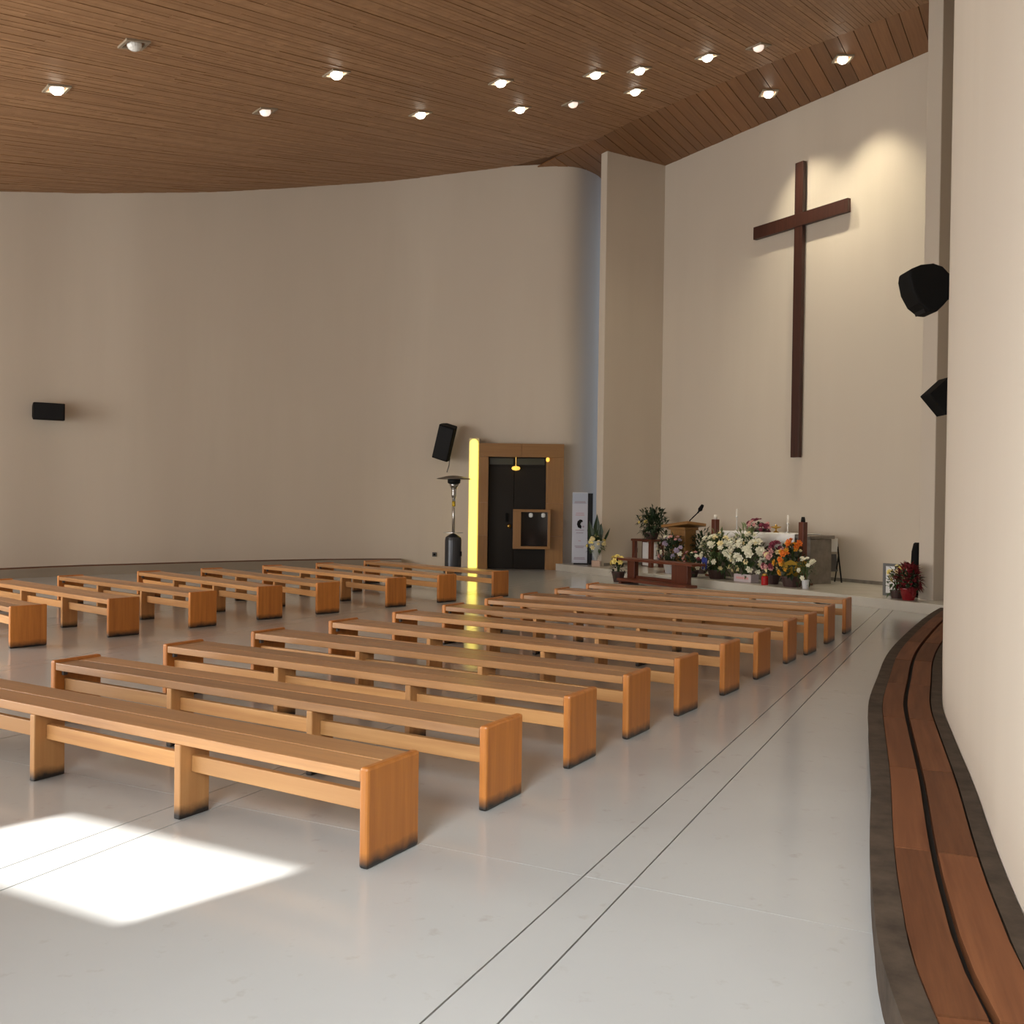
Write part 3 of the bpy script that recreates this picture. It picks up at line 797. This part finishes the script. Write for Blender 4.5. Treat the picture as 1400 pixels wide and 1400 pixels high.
co_.location = AL(4.2, 0.9, 0.15); co_.rotation_euler = (0, 0, AROT)
sm = co_.modifiers.new('thickness', 'SOLIDIFY'); sm.thickness = 0.006
tag(co_, 'white cloth hanging over the front of the altar', 'tablecloth')
for sx, d, zt, lb, top in ((3.27, 1.42, 1.25, 'square wooden candle post at the left end of the altar', 'wax'),
                           (5.42, 1.42, 1.25, 'square wooden candle post at the right end of the altar', 'black_metal')):
    r = thing('candle_post', lb, 'candle stand', AL(sx, d, 0.15), AROT, 'wooden candle posts')
    MB().box(-0.055, 0.055, -0.055, 0.055, 0.04, zt - 0.15).build('post', M['red_wood_z'], r, bevel=0.008)
    MB().box(-0.13, 0.13, -0.13, 0.13, 0, 0.04).build('base', M['red_wood_x'], r, bevel=0.006)
    MB().lathe([(0.04, zt - 0.15), (0.035, zt - 0.10), (0.028, zt - 0.06)], 12).build('candle', M[top], r, smooth=True)
for sx, zt, lb in ((3.22, 1.46, 'thin white candle on a slim stand at the left of the altar'), (4.52, 1.36, 'slim pale candle on a stand right of the altar flowers')):
    r = thing('altar_candle', lb, 'candle', AL(sx, 0.8, 1.03), 0, 'candles on the altar')
    MB().lathe([(0.05, 0), (0.05, 0.01), (0.009, 0.02), (0.007, zt - 1.20), (0.03, zt - 1.19), (0.03, zt - 1.18)], 10).build('stand', M['steel'], r, smooth=False)
    MB().lathe([(0.020, zt - 1.18), (0.020, zt - 1.04), (0.004, zt - 1.03)], 10).build('candle', M['wax'], r)
r = thing('brass_dish', 'small brass dish on the altar beside the pink flowers', 'dish', AL(4.28, 0.85, 1.03))
MB().lathe([(0.05, 0), (0.05, 0.01), (0.015, 0.03), (0.015, 0.07), (0.09, 0.09), (0.10, 0.11)], 14).build('bowl', M['brass'], r, smooth=True)
MB().lathe([(0.02, 0.11), (0.03, 0.13), (0.01, 0.15)], 10).build('knob', M['brass'], r, smooth=True)

# lectern
r = thing('lectern', 'reddish wooden lectern with a slanted top and gooseneck microphone', 'lectern', AL(2.23, 1.3, 0.15), AROT)
MB().box(-0.22, 0.22, -0.15, 0.15, 0.03, 0.88).build('column', M['portal_z'], r, bevel=0.01)
MB().box(-0.32, 0.32, -0.22, 0.22, 0, 0.03).build('base', M['red_wood_x'], r, bevel=0.006)
MB().box(-0.40, 0.40, -0.25, 0.25, -0.03, 0.03, Matrix.Translation((0, 0, 0.95)) @ Matrix.Rotation(math.radians(-7), 4, 'Y') @ Matrix.Rotation(math.radians(-6), 4, 'X')).build('top', M['portal_x'], r, bevel=0.008)
MB().box(-0.25, 0.25, -0.18, 0.18, 0.86, 0.92).build('neck', M['portal_x'], r, bevel=0.006)
gn = MB().tube([(0.18, 0, 0.97), (0.19, 0, 1.06), (0.26, 0, 1.11), (0.42, 0, 1.22)], 0.012).build('gooseneck', M['black_metal'], r)
MB().tube([(0.42, 0, 1.22), (0.48, 0, 1.28), (0.55, 0, 1.37)], [0.02, 0.045, 0.03], 8).build('microphone', M['black'], gn)
MB().lathe([(0.05, 0.0), (0.045, 0.05), (0.02, 0.08)], 10, Matrix.Translation((0.18, 0, 0.96))).build('microphone_base', M['black_metal'], r)

# kneeler table on the floor before the platform
r = thing('kneeler', 'low dark red wooden kneeler standing before the platform', 'kneeler', AL(3.15, 2.75, 0), AROT)
MB().box(-1.12, 1.10, -0.17, 0.17, 0.43, 0.475).build('top', M['red_wood_x'], r, bevel=0.006)
MB().box(-0.84, -0.62, -0.05, 0.05, 0.0, 0.43).build('leg', M['red_wood_z'], r, bevel=0.006)
MB().box(0.44, 0.86, -0.05, 0.05, 0.0, 0.43).build('leg', M['red_wood_z'], r, bevel=0.006)
MB().box(-0.80, 1.14, -0.34, -0.06, 0.05, 0.10).build('kneeling_board', M['red_wood_x'], r, bevel=0.008)
for x in (-0.76, 1.02): MB().box(x, x + 0.08, -0.32, -0.08, 0.0, 0.05).build('foot', M['red_wood_z'], r)
MB().box(-0.62, 0.42, -0.02, 0.02, 0.03, 0.15).build('stretcher', M['red_wood_x'], r, bevel=0.004)

# plant stool
r = thing('plant_stool', 'dark wooden plant stool with a white front panel behind the kneeler', 'stool', AL(0.60, 0.85, 0.15), AROT)
for x in (-0.33, 0.23):
    for y in (-0.18, 0.10): MB().box(x, x + 0.09, y, y + 0.08, 0, 0.56).build('leg', M['red_wood_z'], r, bevel=0.004)
MB().box(-0.35, 0.34, -0.2, 0.2, 0.56, 0.61).build('top', M['red_wood_x'], r, bevel=0.006)
MB().box(-0.24, 0.23, 0.05, 0.07, 0.02, 0.53).build('panel', M['white_paint'], r)

# banner
r = thing('banner_stand', 'narrow grey-white display banner between doorway and pier', 'banner', AL(-0.62, 1.80, 0.15), math.radians(-12))
bpn = MB().box(-0.185, 0.165, -0.02, 0.02, 0.03, 1.62).build('panel', M['banner_print'], r, bevel=0.004)
MB().box(-0.185, 0.165, -0.026, -0.02, 1.36, 1.60).build('header', M['banner_head'], bpn)
MB().box(-0.13, 0.20, -0.12, 0.12, 0.0, 0.03).build('foot', M['black_metal'], r)
MB().box(0.165, 0.27, 0.0, 0.05, 0.0, 1.6).build('backing', M['black_metal'], r)
for z, w_, m_ in ((1.40, 0.12, 'banner_text'), (1.375, 0.13, 'banner_text'), (1.14, 0.09, 'banner_pink'), (1.10, 0.10, 'banner_pink'), (0.76, 0.10, 'banner_text'), (0.70, 0.08, 'banner_text'),
                  (0.52, 0.03, 'banner_pink'), (0.40, 0.11, 'banner_text'), (0.37, 0.09, 'banner_text'), (0.14, 0.12, 'banner_text'), (0.11, 0.13, 'banner_text')):
    MB().box(-0.01 - w_, -0.01 + w_, -0.0285, -0.026, z, z + 0.018).build('text_line', M[m_], bpn)
mb = MB()
pts = [(0.02, 0.80), (-0.05, 0.83), (-0.075, 0.90), (-0.06, 0.97), (-0.01, 1.01), (0.04, 1.0), (0.06, 0.96), (0.02, 0.95), (0.0, 0.90), (0.03, 0.86)]
mb.add([(x, -0.026, z) for x, z in pts] + [(x, -0.029, z) for x, z in pts], [tuple(range(9, -1, -1)), tuple(range(10, 20))] + [(i, (i + 1) % 10, 10 + (i + 1) % 10, 10 + i) for i in range(10)])
mb.build('emblem', M['black'], bpn)
MB().box(0.05, 0.09, -0.029, -0.026, 0.83, 0.87).build('emblem', M['banner_text'], bpn)

# folded chair by the altar wall
r = thing('folded_chair', 'folded dark chair leaning on the wall right of the altar', 'chair', AL(5.16, 0.42, 0.15), AROT + math.radians(64))
for x in (-0.2, 0.2):
    MB().tube([(x, -0.10, 0.0), (x, 0.02, 0.4), (x, 0.12, 0.80)], 0.014).build('frame_tube', M['black_metal'], r)
    MB().tube([(x * .85, 0.12, 0.0), (x * .85, 0.03, 0.3), (x * .85, -0.03, 0.52)], 0.012).build('rear_leg', M['black_metal'], r)
MB().box(-0.19, 0.19, -0.015, 0.015, 0.20, 0.52, Matrix.Rotation(math.radians(-14), 4, 'X')).build('seat', M['grey_plastic'], r, bevel=0.006)
MB().box(-0.2, 0.2, 0.07, 0.10, 0.55, 0.80).build('backrest', M['white_paint'], r, bevel=0.008)

# right corner group
r = thing('sign_frame', 'small grey picture frame standing behind the poinsettia', 'frame', AL(7.40, 1.62, 0.15), AROT + math.radians(12))
for a in ((-0.16, 0.16, 0.46, 0.50), (-0.16, 0.16, 0, 0.04), (-0.16, -0.12, 0.04, 0.46), (0.12, 0.16, 0.04, 0.46)):
    MB().box(a[0], a[1], -0.02, 0.02, a[2], a[3]).build('frame_bar', M['grey_plastic'], r)
MB().box(-0.12, 0.12, -0.006, 0.006, 0.04, 0.46).build('picture', M['white_paint'], r)
r = thing('column_speaker', 'slim black upright speaker behind the red poinsettia', 'speaker', AL(7.66, 1.42, 0.15), AROT)
MB().lathe([(0.075, 0.03), (0.085, 0.40), (0.075, 0.70), (0.05, 0.82), (0.03, 0.84)], 14).build('cabinet', M['black'], r, smooth=True)
MB().lathe([(0.12, 0.0), (0.12, 0.02), (0.05, 0.03)], 14).build('base', M['black_metal'], r)

# ------------------------------------------------------------------ flowers and plants
def blossom_mesh(name, m, petals=6, rnd=1.0):
    mb = MB()
    for ring, (rad, tilt, n_) in enumerate(((1.0, 0.25, petals), (0.62, 0.75, petals))):
        for k in range(n_):
            a = 2 * math.pi * (k + 0.5 * ring) / n_
            dx, dy = math.cos(a), math.sin(a); px, py = -dy, dx
            r0 = 0.1; r1 = rad; wd = 0.34 * rad
            mb.add([(dx * r0, dy * r0, 0), (dx * r1 * .6 + px * wd, dy * r1 * .6 + py * wd, tilt * .55), (dx * r1, dy * r1, tilt * .7), (dx * r1 * .6 - px * wd, dy * r1 * .6 - py * wd, tilt * .55)], [(0, 1, 2, 3)])
    mb.lathe([(0.28, 0.1), (0.30, 0.35), (0.12, 0.5)], 6)
    return mb.mesh(name, m)
BL = {k: blossom_mesh('blossom', M['petal_' + k]) for k in ('white', 'cream', 'yellow', 'pink', 'rose', 'lilac', 'orange', 'gold', 'red')}
def leaf(mb, base, d, L, W, droop=0.25, up=Vector((0, 0, 1))):
    d = d.normalized(); side = d.cross(up)
    side = side.normalized() if side.length > 1e-3 else Vector((1, 0, 0))
    mid = base + d * L * 0.5 + up * L * 0.08; tip = base + d * L - up * L * droop * 0.5
    nrm = side.cross(d).normalized() * W * 0.25
    mb.add([base, mid + side * W + nrm, tip, mid - side * W + nrm, mid], [(0, 4, 1), (1, 4, 2), (2, 4, 3), (3, 4, 0)])
def foliage(parent, c, rx, ry, rz, n_, L, W, m_, rg, inner=0.45):
    mb = MB(); c = Vector(c)
    for _ in range(n_):
        d = Vector((rg.gauss(0, 1), rg.gauss(0, 1), rg.gauss(0.25, 1))).normalized()
        k = inner + (1 - inner) * rg.random()
        b_ = c + Vector((d.x * rx * k, d.y * ry * k, d.z * rz * k))
        dd = (d + Vector((rg.gauss(0, .5), rg.gauss(0, .5), rg.gauss(0.2, .5)))).normalized()
        leaf(mb, b_, dd, L * rg.uniform(.7, 1.3), W * rg.uniform(.7, 1.2))
    o = mb.build('foliage', M[m_], parent); o['kind'] = 'stuff'
    return o
def stems(parent, c, base, rx, ry, rz, n_, rg, m_='leaf'):
    mb = MB(); c = Vector(c); base = Vector(base)
    for _ in range(n_):
        d = Vector((rg.gauss(0, 1), rg.gauss(0, 1), abs(rg.gauss(0.3, 1)))).normalized()
        e = c + Vector((d.x * rx * .85, d.y * ry * .85, d.z * rz * .85))
        mb.tube([base + Vector((rg.uniform(-.03, .03), rg.uniform(-.03, .03), 0)), base.lerp(e, .5) + Vector((0, 0, .03)), e], 0.006, 4)
    mb.build('stem', M[m_], parent)['kind'] = 'stuff'
def blossoms(parent, c, rx, ry, rz, spec, rg, front=None):
    c = Vector(c)
    for kind, n_, size in spec:
        for _ in range(n_):
            while True:
                d = Vector((rg.gauss(0, 1), rg.gauss(0, 1), rg.gauss(0.2, 1))).normalized()
                if d.y < 0.35 and d.z > -0.75: break
            p_ = c + Vector((d.x * rx, d.y * ry, d.z * rz)) * rg.uniform(0.85, 1.08)
            o = link('blossom', BL[kind], parent); o.location = p_
            s_ = size * rg.uniform(.75, 1.25); o.scale = (s_, s_, s_)
            o.rotation_euler = (d + Vector((0, -0.5, 0.3))).to_track_quat('Z', 'Y').to_euler()
def pot(parent, r0, r1, h_, m_, n_=16, z=0.0):
    return MB().lathe([(r0, z), (r0 * 1.02, z + 0.01), (r1, z + h_ - 0.02), (r1 * 1.05, z + h_ - 0.015), (r1 * 1.05, z + h_), (r1 * .9, z + h_)], n_).build('pot', M[m_], parent)
FR = AROT
rg = random.Random(5)
# big white arrangement, left
r = thing('flower_arrangement', 'tall white flower arrangement with a blue ribbon, left before the altar', 'flowers', AL(3.70, 1.78, 0.15), FR)
pot(r, 0.13, 0.17, 0.16, 'pot_dark'); stems(r, (0, 0, .45), (0, 0, .12), .36, .26, .36, 24, rg)
foliage(r, (0, 0, .42), .36, .24, .36, 240, .15, .03, 'leaf', rg); foliage(r, (0, 0, .62), .22, .2, .28, 50, .16, .025, 'leaf_pale', rg)
blossoms(r, (0, 0, .45), .38, .26, .38, (('white', 26, .075), ('cream', 12, .065)), rg)
MB().box(-0.09, 0.05, -0.31, -0.28, 0.30, 0.40).build('ribbon_knot', M['ribbon_blue'], r, bevel=0.02)
for a in (-0.08, 0.0): MB().box(a, a + 0.04, -0.30, -0.29, 0.18, 0.31).build('ribbon_tail', M['ribbon_blue'], r)
# white arrangement, centre
r = thing('flower_arrangement', 'widest white flower arrangement in a pale box, centre before the altar', 'flowers', AL(4.47, 1.80, 0.15), FR)
pb = MB().box(-0.21, 0.21, -0.10, 0.10, 0.0, 0.14).build('pot', M['pot_box'], r, bevel=0.006)
MB().box(-0.15, 0.15, -0.104, -0.10, 0.05, 0.09).build('box_label', M['petal_pink'], pb)
stems(r, (0, 0, .50), (0, 0, .12), .40, .25, .38, 26, rg)
foliage(r, (0, 0, .46), .38, .22, .36, 260, .15, .03, 'leaf', rg); foliage(r, (-.02, 0, .74), .2, .15, .2, 50, .2, .022, 'leaf_pale', rg)
blossoms(r, (0, 0, .48), .40, .25, .38, (('white', 38, .075), ('cream', 14, .06)), rg)
blossoms(r, (0, -.05, .52), .28, .25, .25, (('white', 14, .07),), rg)
# pink and dark red group
r = thing('flower_arrangement', 'pink and dark red flowers between white and orange bouquets', 'flowers', AL(5.00, 1.70, 0.15), FR)
pot(r, 0.10, 0.13, 0.16, 'pot_dark'); stems(r, (0, 0, .38), (0, 0, .12), .2, .2, .3, 14, rg)
foliage(r, (0, 0, .36), .20, .2, .28, 130, .13, .03, 'leaf_dark', rg)
blossoms(r, (0, 0, .40), .22, .2, .28, (('pink', 10, .06), ('cream', 5, .055), ('rose', 4, .06)), rg)
blossoms(r, (0.05, 0, .66), .12, .1, .08, (('rose', 8, .06),), rg)
# orange bouquet
r = thing('flower_bouquet', 'orange and golden bouquet in gold wrapping, right before the altar', 'flowers', AL(5.55, 1.82, 0.15), FR)
pot(r, 0.14, 0.18, 0.18, 'pot_dark')
foliage(r, (0, 0, .38), .24, .22, .32, 130, .15, .035, 'leaf_dark', rg); stems(r, (0, 0, .42), (0, 0, .14), .22, .2, .34, 14, rg)
mb = MB()
for k in range(9):
    a = math.pi * (1.0 + k / 8.0); b0 = Vector((0.05 * math.cos(a), 0.05 * math.sin(a), .14)); t0 = Vector((0.30 * math.cos(a) + .05, 0.24 * math.sin(a), .42 + 0.05 * (k % 2)))
    a2 = math.pi * (1.0 + (k + 1) / 8.0); b1 = Vector((0.05 * math.cos(a2), 0.05 * math.sin(a2), .14)); t1 = Vector((0.30 * math.cos(a2) + .05, 0.24 * math.sin(a2), .42 + 0.05 * ((k + 1) % 2)))
    mb.add([b0, b1, t1, t0], [(0, 1, 2, 3)])
mb.build('wrapping', M['gold_wrap'], r)
blossoms(r, (-0.06, 0, .44), .24, .24, .28, (('gold', 18, .062), ('cream', 7, .06), ('pink', 3, .05)), rg)
blossoms(r, (0.06, -0.05, .74), .10, .12, .07, (('orange', 10, .06),), rg)
blossoms(r, (-0.02, -0.18, .50), .12, .1, .10, (('orange', 6, .058),), rg)
# small white flowers on the right
r = thing('flower_vase', 'small vase of white flowers at the altar right front corner', 'flowers', AL(5.93, 1.92, 0.15), FR)
pot(r, 0.05, 0.06, 0.15, 'pot_white')
stems(r, (0, 0, .28), (0, 0, .12), .22, .16, .24, 10, rg); foliage(r, (0, 0, .27), .16, .14, .2, 60, .10, .02, 'leaf', rg)
blossoms(r, (0, 0, .30), .20, .16, .24, (('white', 10, .05),), rg)
# red grave candle
r = thing('red_candle', 'red glass candle on the platform before the altar', 'candle', AL(5.12, 2.02, 0.15))
MB().lathe([(0.055, 0), (0.06, 0.01), (0.06, 0.14), (0.045, 0.16)], 14).build('glass', M['red_candle'], r, smooth=False)
MB().lathe([(0.048, 0.16), (0.05, 0.175), (0.03, 0.20)], 14).build('lid', M['brass'], r)
# bouquet on the altar
r = thing('flower_bowl', 'low dome of pink and dark red flowers on the altar cloth', 'flowers', AL(3.92, 0.92, 1.03), FR)
pot(r, 0.12, 0.17, 0.07, 'pot_dark'); foliage(r, (0, 0, .08), .26, .2, .07, 80, .08, .03, 'leaf_dark', rg)
blossoms(r, (0, 0, .10), .24, .18, .13, (('rose', 22, .055), ('pink', 8, .05)), rg)
# bush on the stool
r = thing('potted_bush', 'dark green potted bush on the wooden stool', 'plant', AL(0.72, 0.85, 0.765), FR)
pot(r, 0.12, 0.16, 0.14, 'pot_dark'); stems(r, (0, 0, .35), (0, 0, .12), .34, .26, .34, 18, rg, 'leaf_dark')
foliage(r, (0.03, 0, .34), .40, .28, .34, 420, .15, .03, 'leaf_dark', rg, 0.2); blossoms(r, (-0.12, -0.05, .38), .14, .22, .10, (('yellow', 5, .045),), rg)
# lilac white flowers
r = thing('flower_pot', 'white and lilac flowers in a white pot by the lectern', 'flowers', AL(2.28, 1.66, 0.15), FR)
pot(r, 0.11, 0.15, 0.20, 'pot_white'); stems(r, (0, 0, .45), (0, 0, .16), .3, .22, .3, 14, rg, 'leaf_dark')
foliage(r, (0, 0, .44), .32, .2, .30, 200, .13, .03, 'leaf_dark', rg)
blossoms(r, (0, 0, .46), .34, .22, .28, (('white', 7, .06), ('lilac', 14, .055), ('pink', 5, .05)), rg)
# leafy plant right of the lectern
r = thing('leafy_plant', 'dark leafy plant just right of the lectern column', 'plant', AL(2.62, 1.15, 0.15), FR)
pot(r, 0.10, 0.13, 0.18, 'pot_dark'); stems(r, (0, 0, .5), (0, 0, .16), .16, .16, .38, 10, rg, 'leaf_dark')
foliage(r, (0, 0, .48), .20, .18, .38, 150, .15, .03, 'leaf_dark', rg, .2)
# pink flowers between kneeler and white arrangement
r = thing('flower_pot', 'low mauve and white flowers at the right end of the kneeler', 'flowers', AL(3.22, 1.95, 0.15), FR)
pot(r, 0.09, 0.12, 0.12, 'pot_dark'); stems(r, (0, 0, .25), (0, 0, .1), .2, .15, .2, 10, rg)
foliage(r, (0, 0, .24), .22, .16, .2, 110, .11, .03, 'leaf_dark', rg)
blossoms(r, (0, 0, .28), .22, .17, .2, (('pink', 6, .05), ('rose', 6, .05), ('white', 5, .05)), rg)
# daffodils
r = thing('daffodil_pot', 'dark pot of pale yellow daffodils at the left end of the kneeler', 'flowers', AL(2.10, 2.85, 0.0), FR)
pot(r, 0.09, 0.13, 0.20, 'pot_dark'); stems(r, (0, 0, .38), (0, 0, .16), .10, .10, .12, 12, rg)
foliage(r, (0, 0, .24), .12, .12, .14, 60, .12, .02, 'leaf_dark', rg); blossoms(r, (0, -.03, .40), .12, .1, .10, (('yellow', 9, .065),), rg)
# bouquet by the pier
r = thing('flower_vase', 'cream flowers with tall sword leaves in a glass cone by the left pier', 'flowers', AL(0.10, 1.90, 0.15), 0.0)
MB().box(-0.085, 0.085, -0.085, 0.085, 0, 0.13).build('base', M['pot_pink'], r, bevel=0.01)
MB().lathe([(0.03, 0.13), (0.05, 0.2), (0.20, 0.56), (0.195, 0.56), (0.045, 0.2), (0.02, 0.14)], 16, cap=False).build('vase', M['glass'], r, smooth=True)
stems(r, (0, 0, .52), (0, 0, .15), .16, .14, .2, 14, rg); foliage(r, (0, 0, .48), .18, .15, .18, 110, .12, .025, 'leaf', rg)
blossoms(r, (0, -.03, .50), .19, .16, .16, (('cream', 12, .05), ('yellow', 5, .045)), rg)
for dx, hh in ((-0.13, 1.0), (0.02, 1.15), (0.10, 0.95), (0.27, 0.85)):
    mb = MB()
    base = Vector((dx * .5, 0.03, 0.45)); tip = Vector((dx * 1.15, 0.04, hh)); wd = 0.075 if dx < 0.2 else 0.03
    mb.add([base + Vector((-wd * .6, 0, 0)), base + Vector((wd * .6, 0, 0)), base.lerp(tip, .6) + Vector((wd, -.01, 0)), tip, base.lerp(tip, .6) + Vector((-wd, -.01, 0)), base.lerp(tip, .6) + Vector((0, .02, 0))],
           [(0, 1, 5), (1, 2, 5), (2, 3, 5), (3, 4, 5), (4, 0, 5)])
    mb.build('sword_leaf', M['leaf_dark'], r)
# poinsettia and neighbour
r = thing('poinsettia', 'red poinsettia in a red foil pot at the right platform corner', 'plant', AL(7.93, 1.98, 0.15), FR)
pot(r, 0.085, 0.13, 0.18, 'pot_red'); stems(r, (0, 0, .32), (0, 0, .15), .16, .14, .18, 12, rg, 'leaf_dark')
foliage(r, (0, 0, .28), .17, .15, .14, 70, .11, .03, 'leaf_dark', rg)
mbp = MB(); c0 = Vector((0, 0, .32))
for _ in range(150):
    d = Vector((rg.gauss(0, 1), rg.gauss(0, 1), rg.gauss(.3, .8))).normalized()
    leaf(mbp, c0 + Vector((d.x * .14, d.y * .12, d.z * .15)), (d + Vector((0, 0, .3))), .12 * rg.uniform(.7, 1.3), .035)
mbp.build('bract', M['petal_red'], r)['kind'] = 'stuff'
r = thing('flower_pot', 'cream flowers with green trailing leaves left of the poinsettia', 'flowers', AL(7.66, 1.88, 0.15), FR)
pot(r, 0.08, 0.10, 0.12, 'pot_dark'); stems(r, (0, 0, .3), (0, 0, .1), .12, .12, .24, 10, rg)
foliage(r, (0, 0, .24), .13, .13, .22, 110, .10, .025, 'leaf', rg); blossoms(r, (0, 0, .36), .13, .12, .14, (('cream', 8, .045), ('yellow', 5, .045)), rg)

# ------------------------------------------------------------------ small wall and floor fittings
def socket(loc, rotz, label):
    r = thing('wall_socket', label, 'socket', loc, rotz)
    MB().box(-0.05, 0.05, -0.02, 0.012, -0.05, 0.05).build('plate', M['grey_plastic'], r, bevel=0.006)
    MB().lathe([(0.028, 0), (0.028, 0.006), (0.02, 0.008)], 12, Matrix.Translation((0, -0.02, 0)) @ Matrix.Rotation(math.radians(90), 4, 'X')).build('outlet', M['black'], r)
socket((-1.80, 22.50, 0.28), 0.0, 'small dark socket low on the wall left of the heater')
socket(AL(0.015, 0.72, 0.48), AROT + math.radians(90), 'small dark socket low on the left altar pier')
cbl = MB().tube([AL(6.35, 2.55, 0.015), AL(6.5, 2.62, 0.03), AL(6.65, 2.56, 0.03), AL(6.8, 2.62, 0.015), AL(7.0, 2.5, 0.012)], 0.014, 6).build('floor_cable', M['black'])
tag(cbl, 'short black cable lying on the floor before the platform', 'cable')
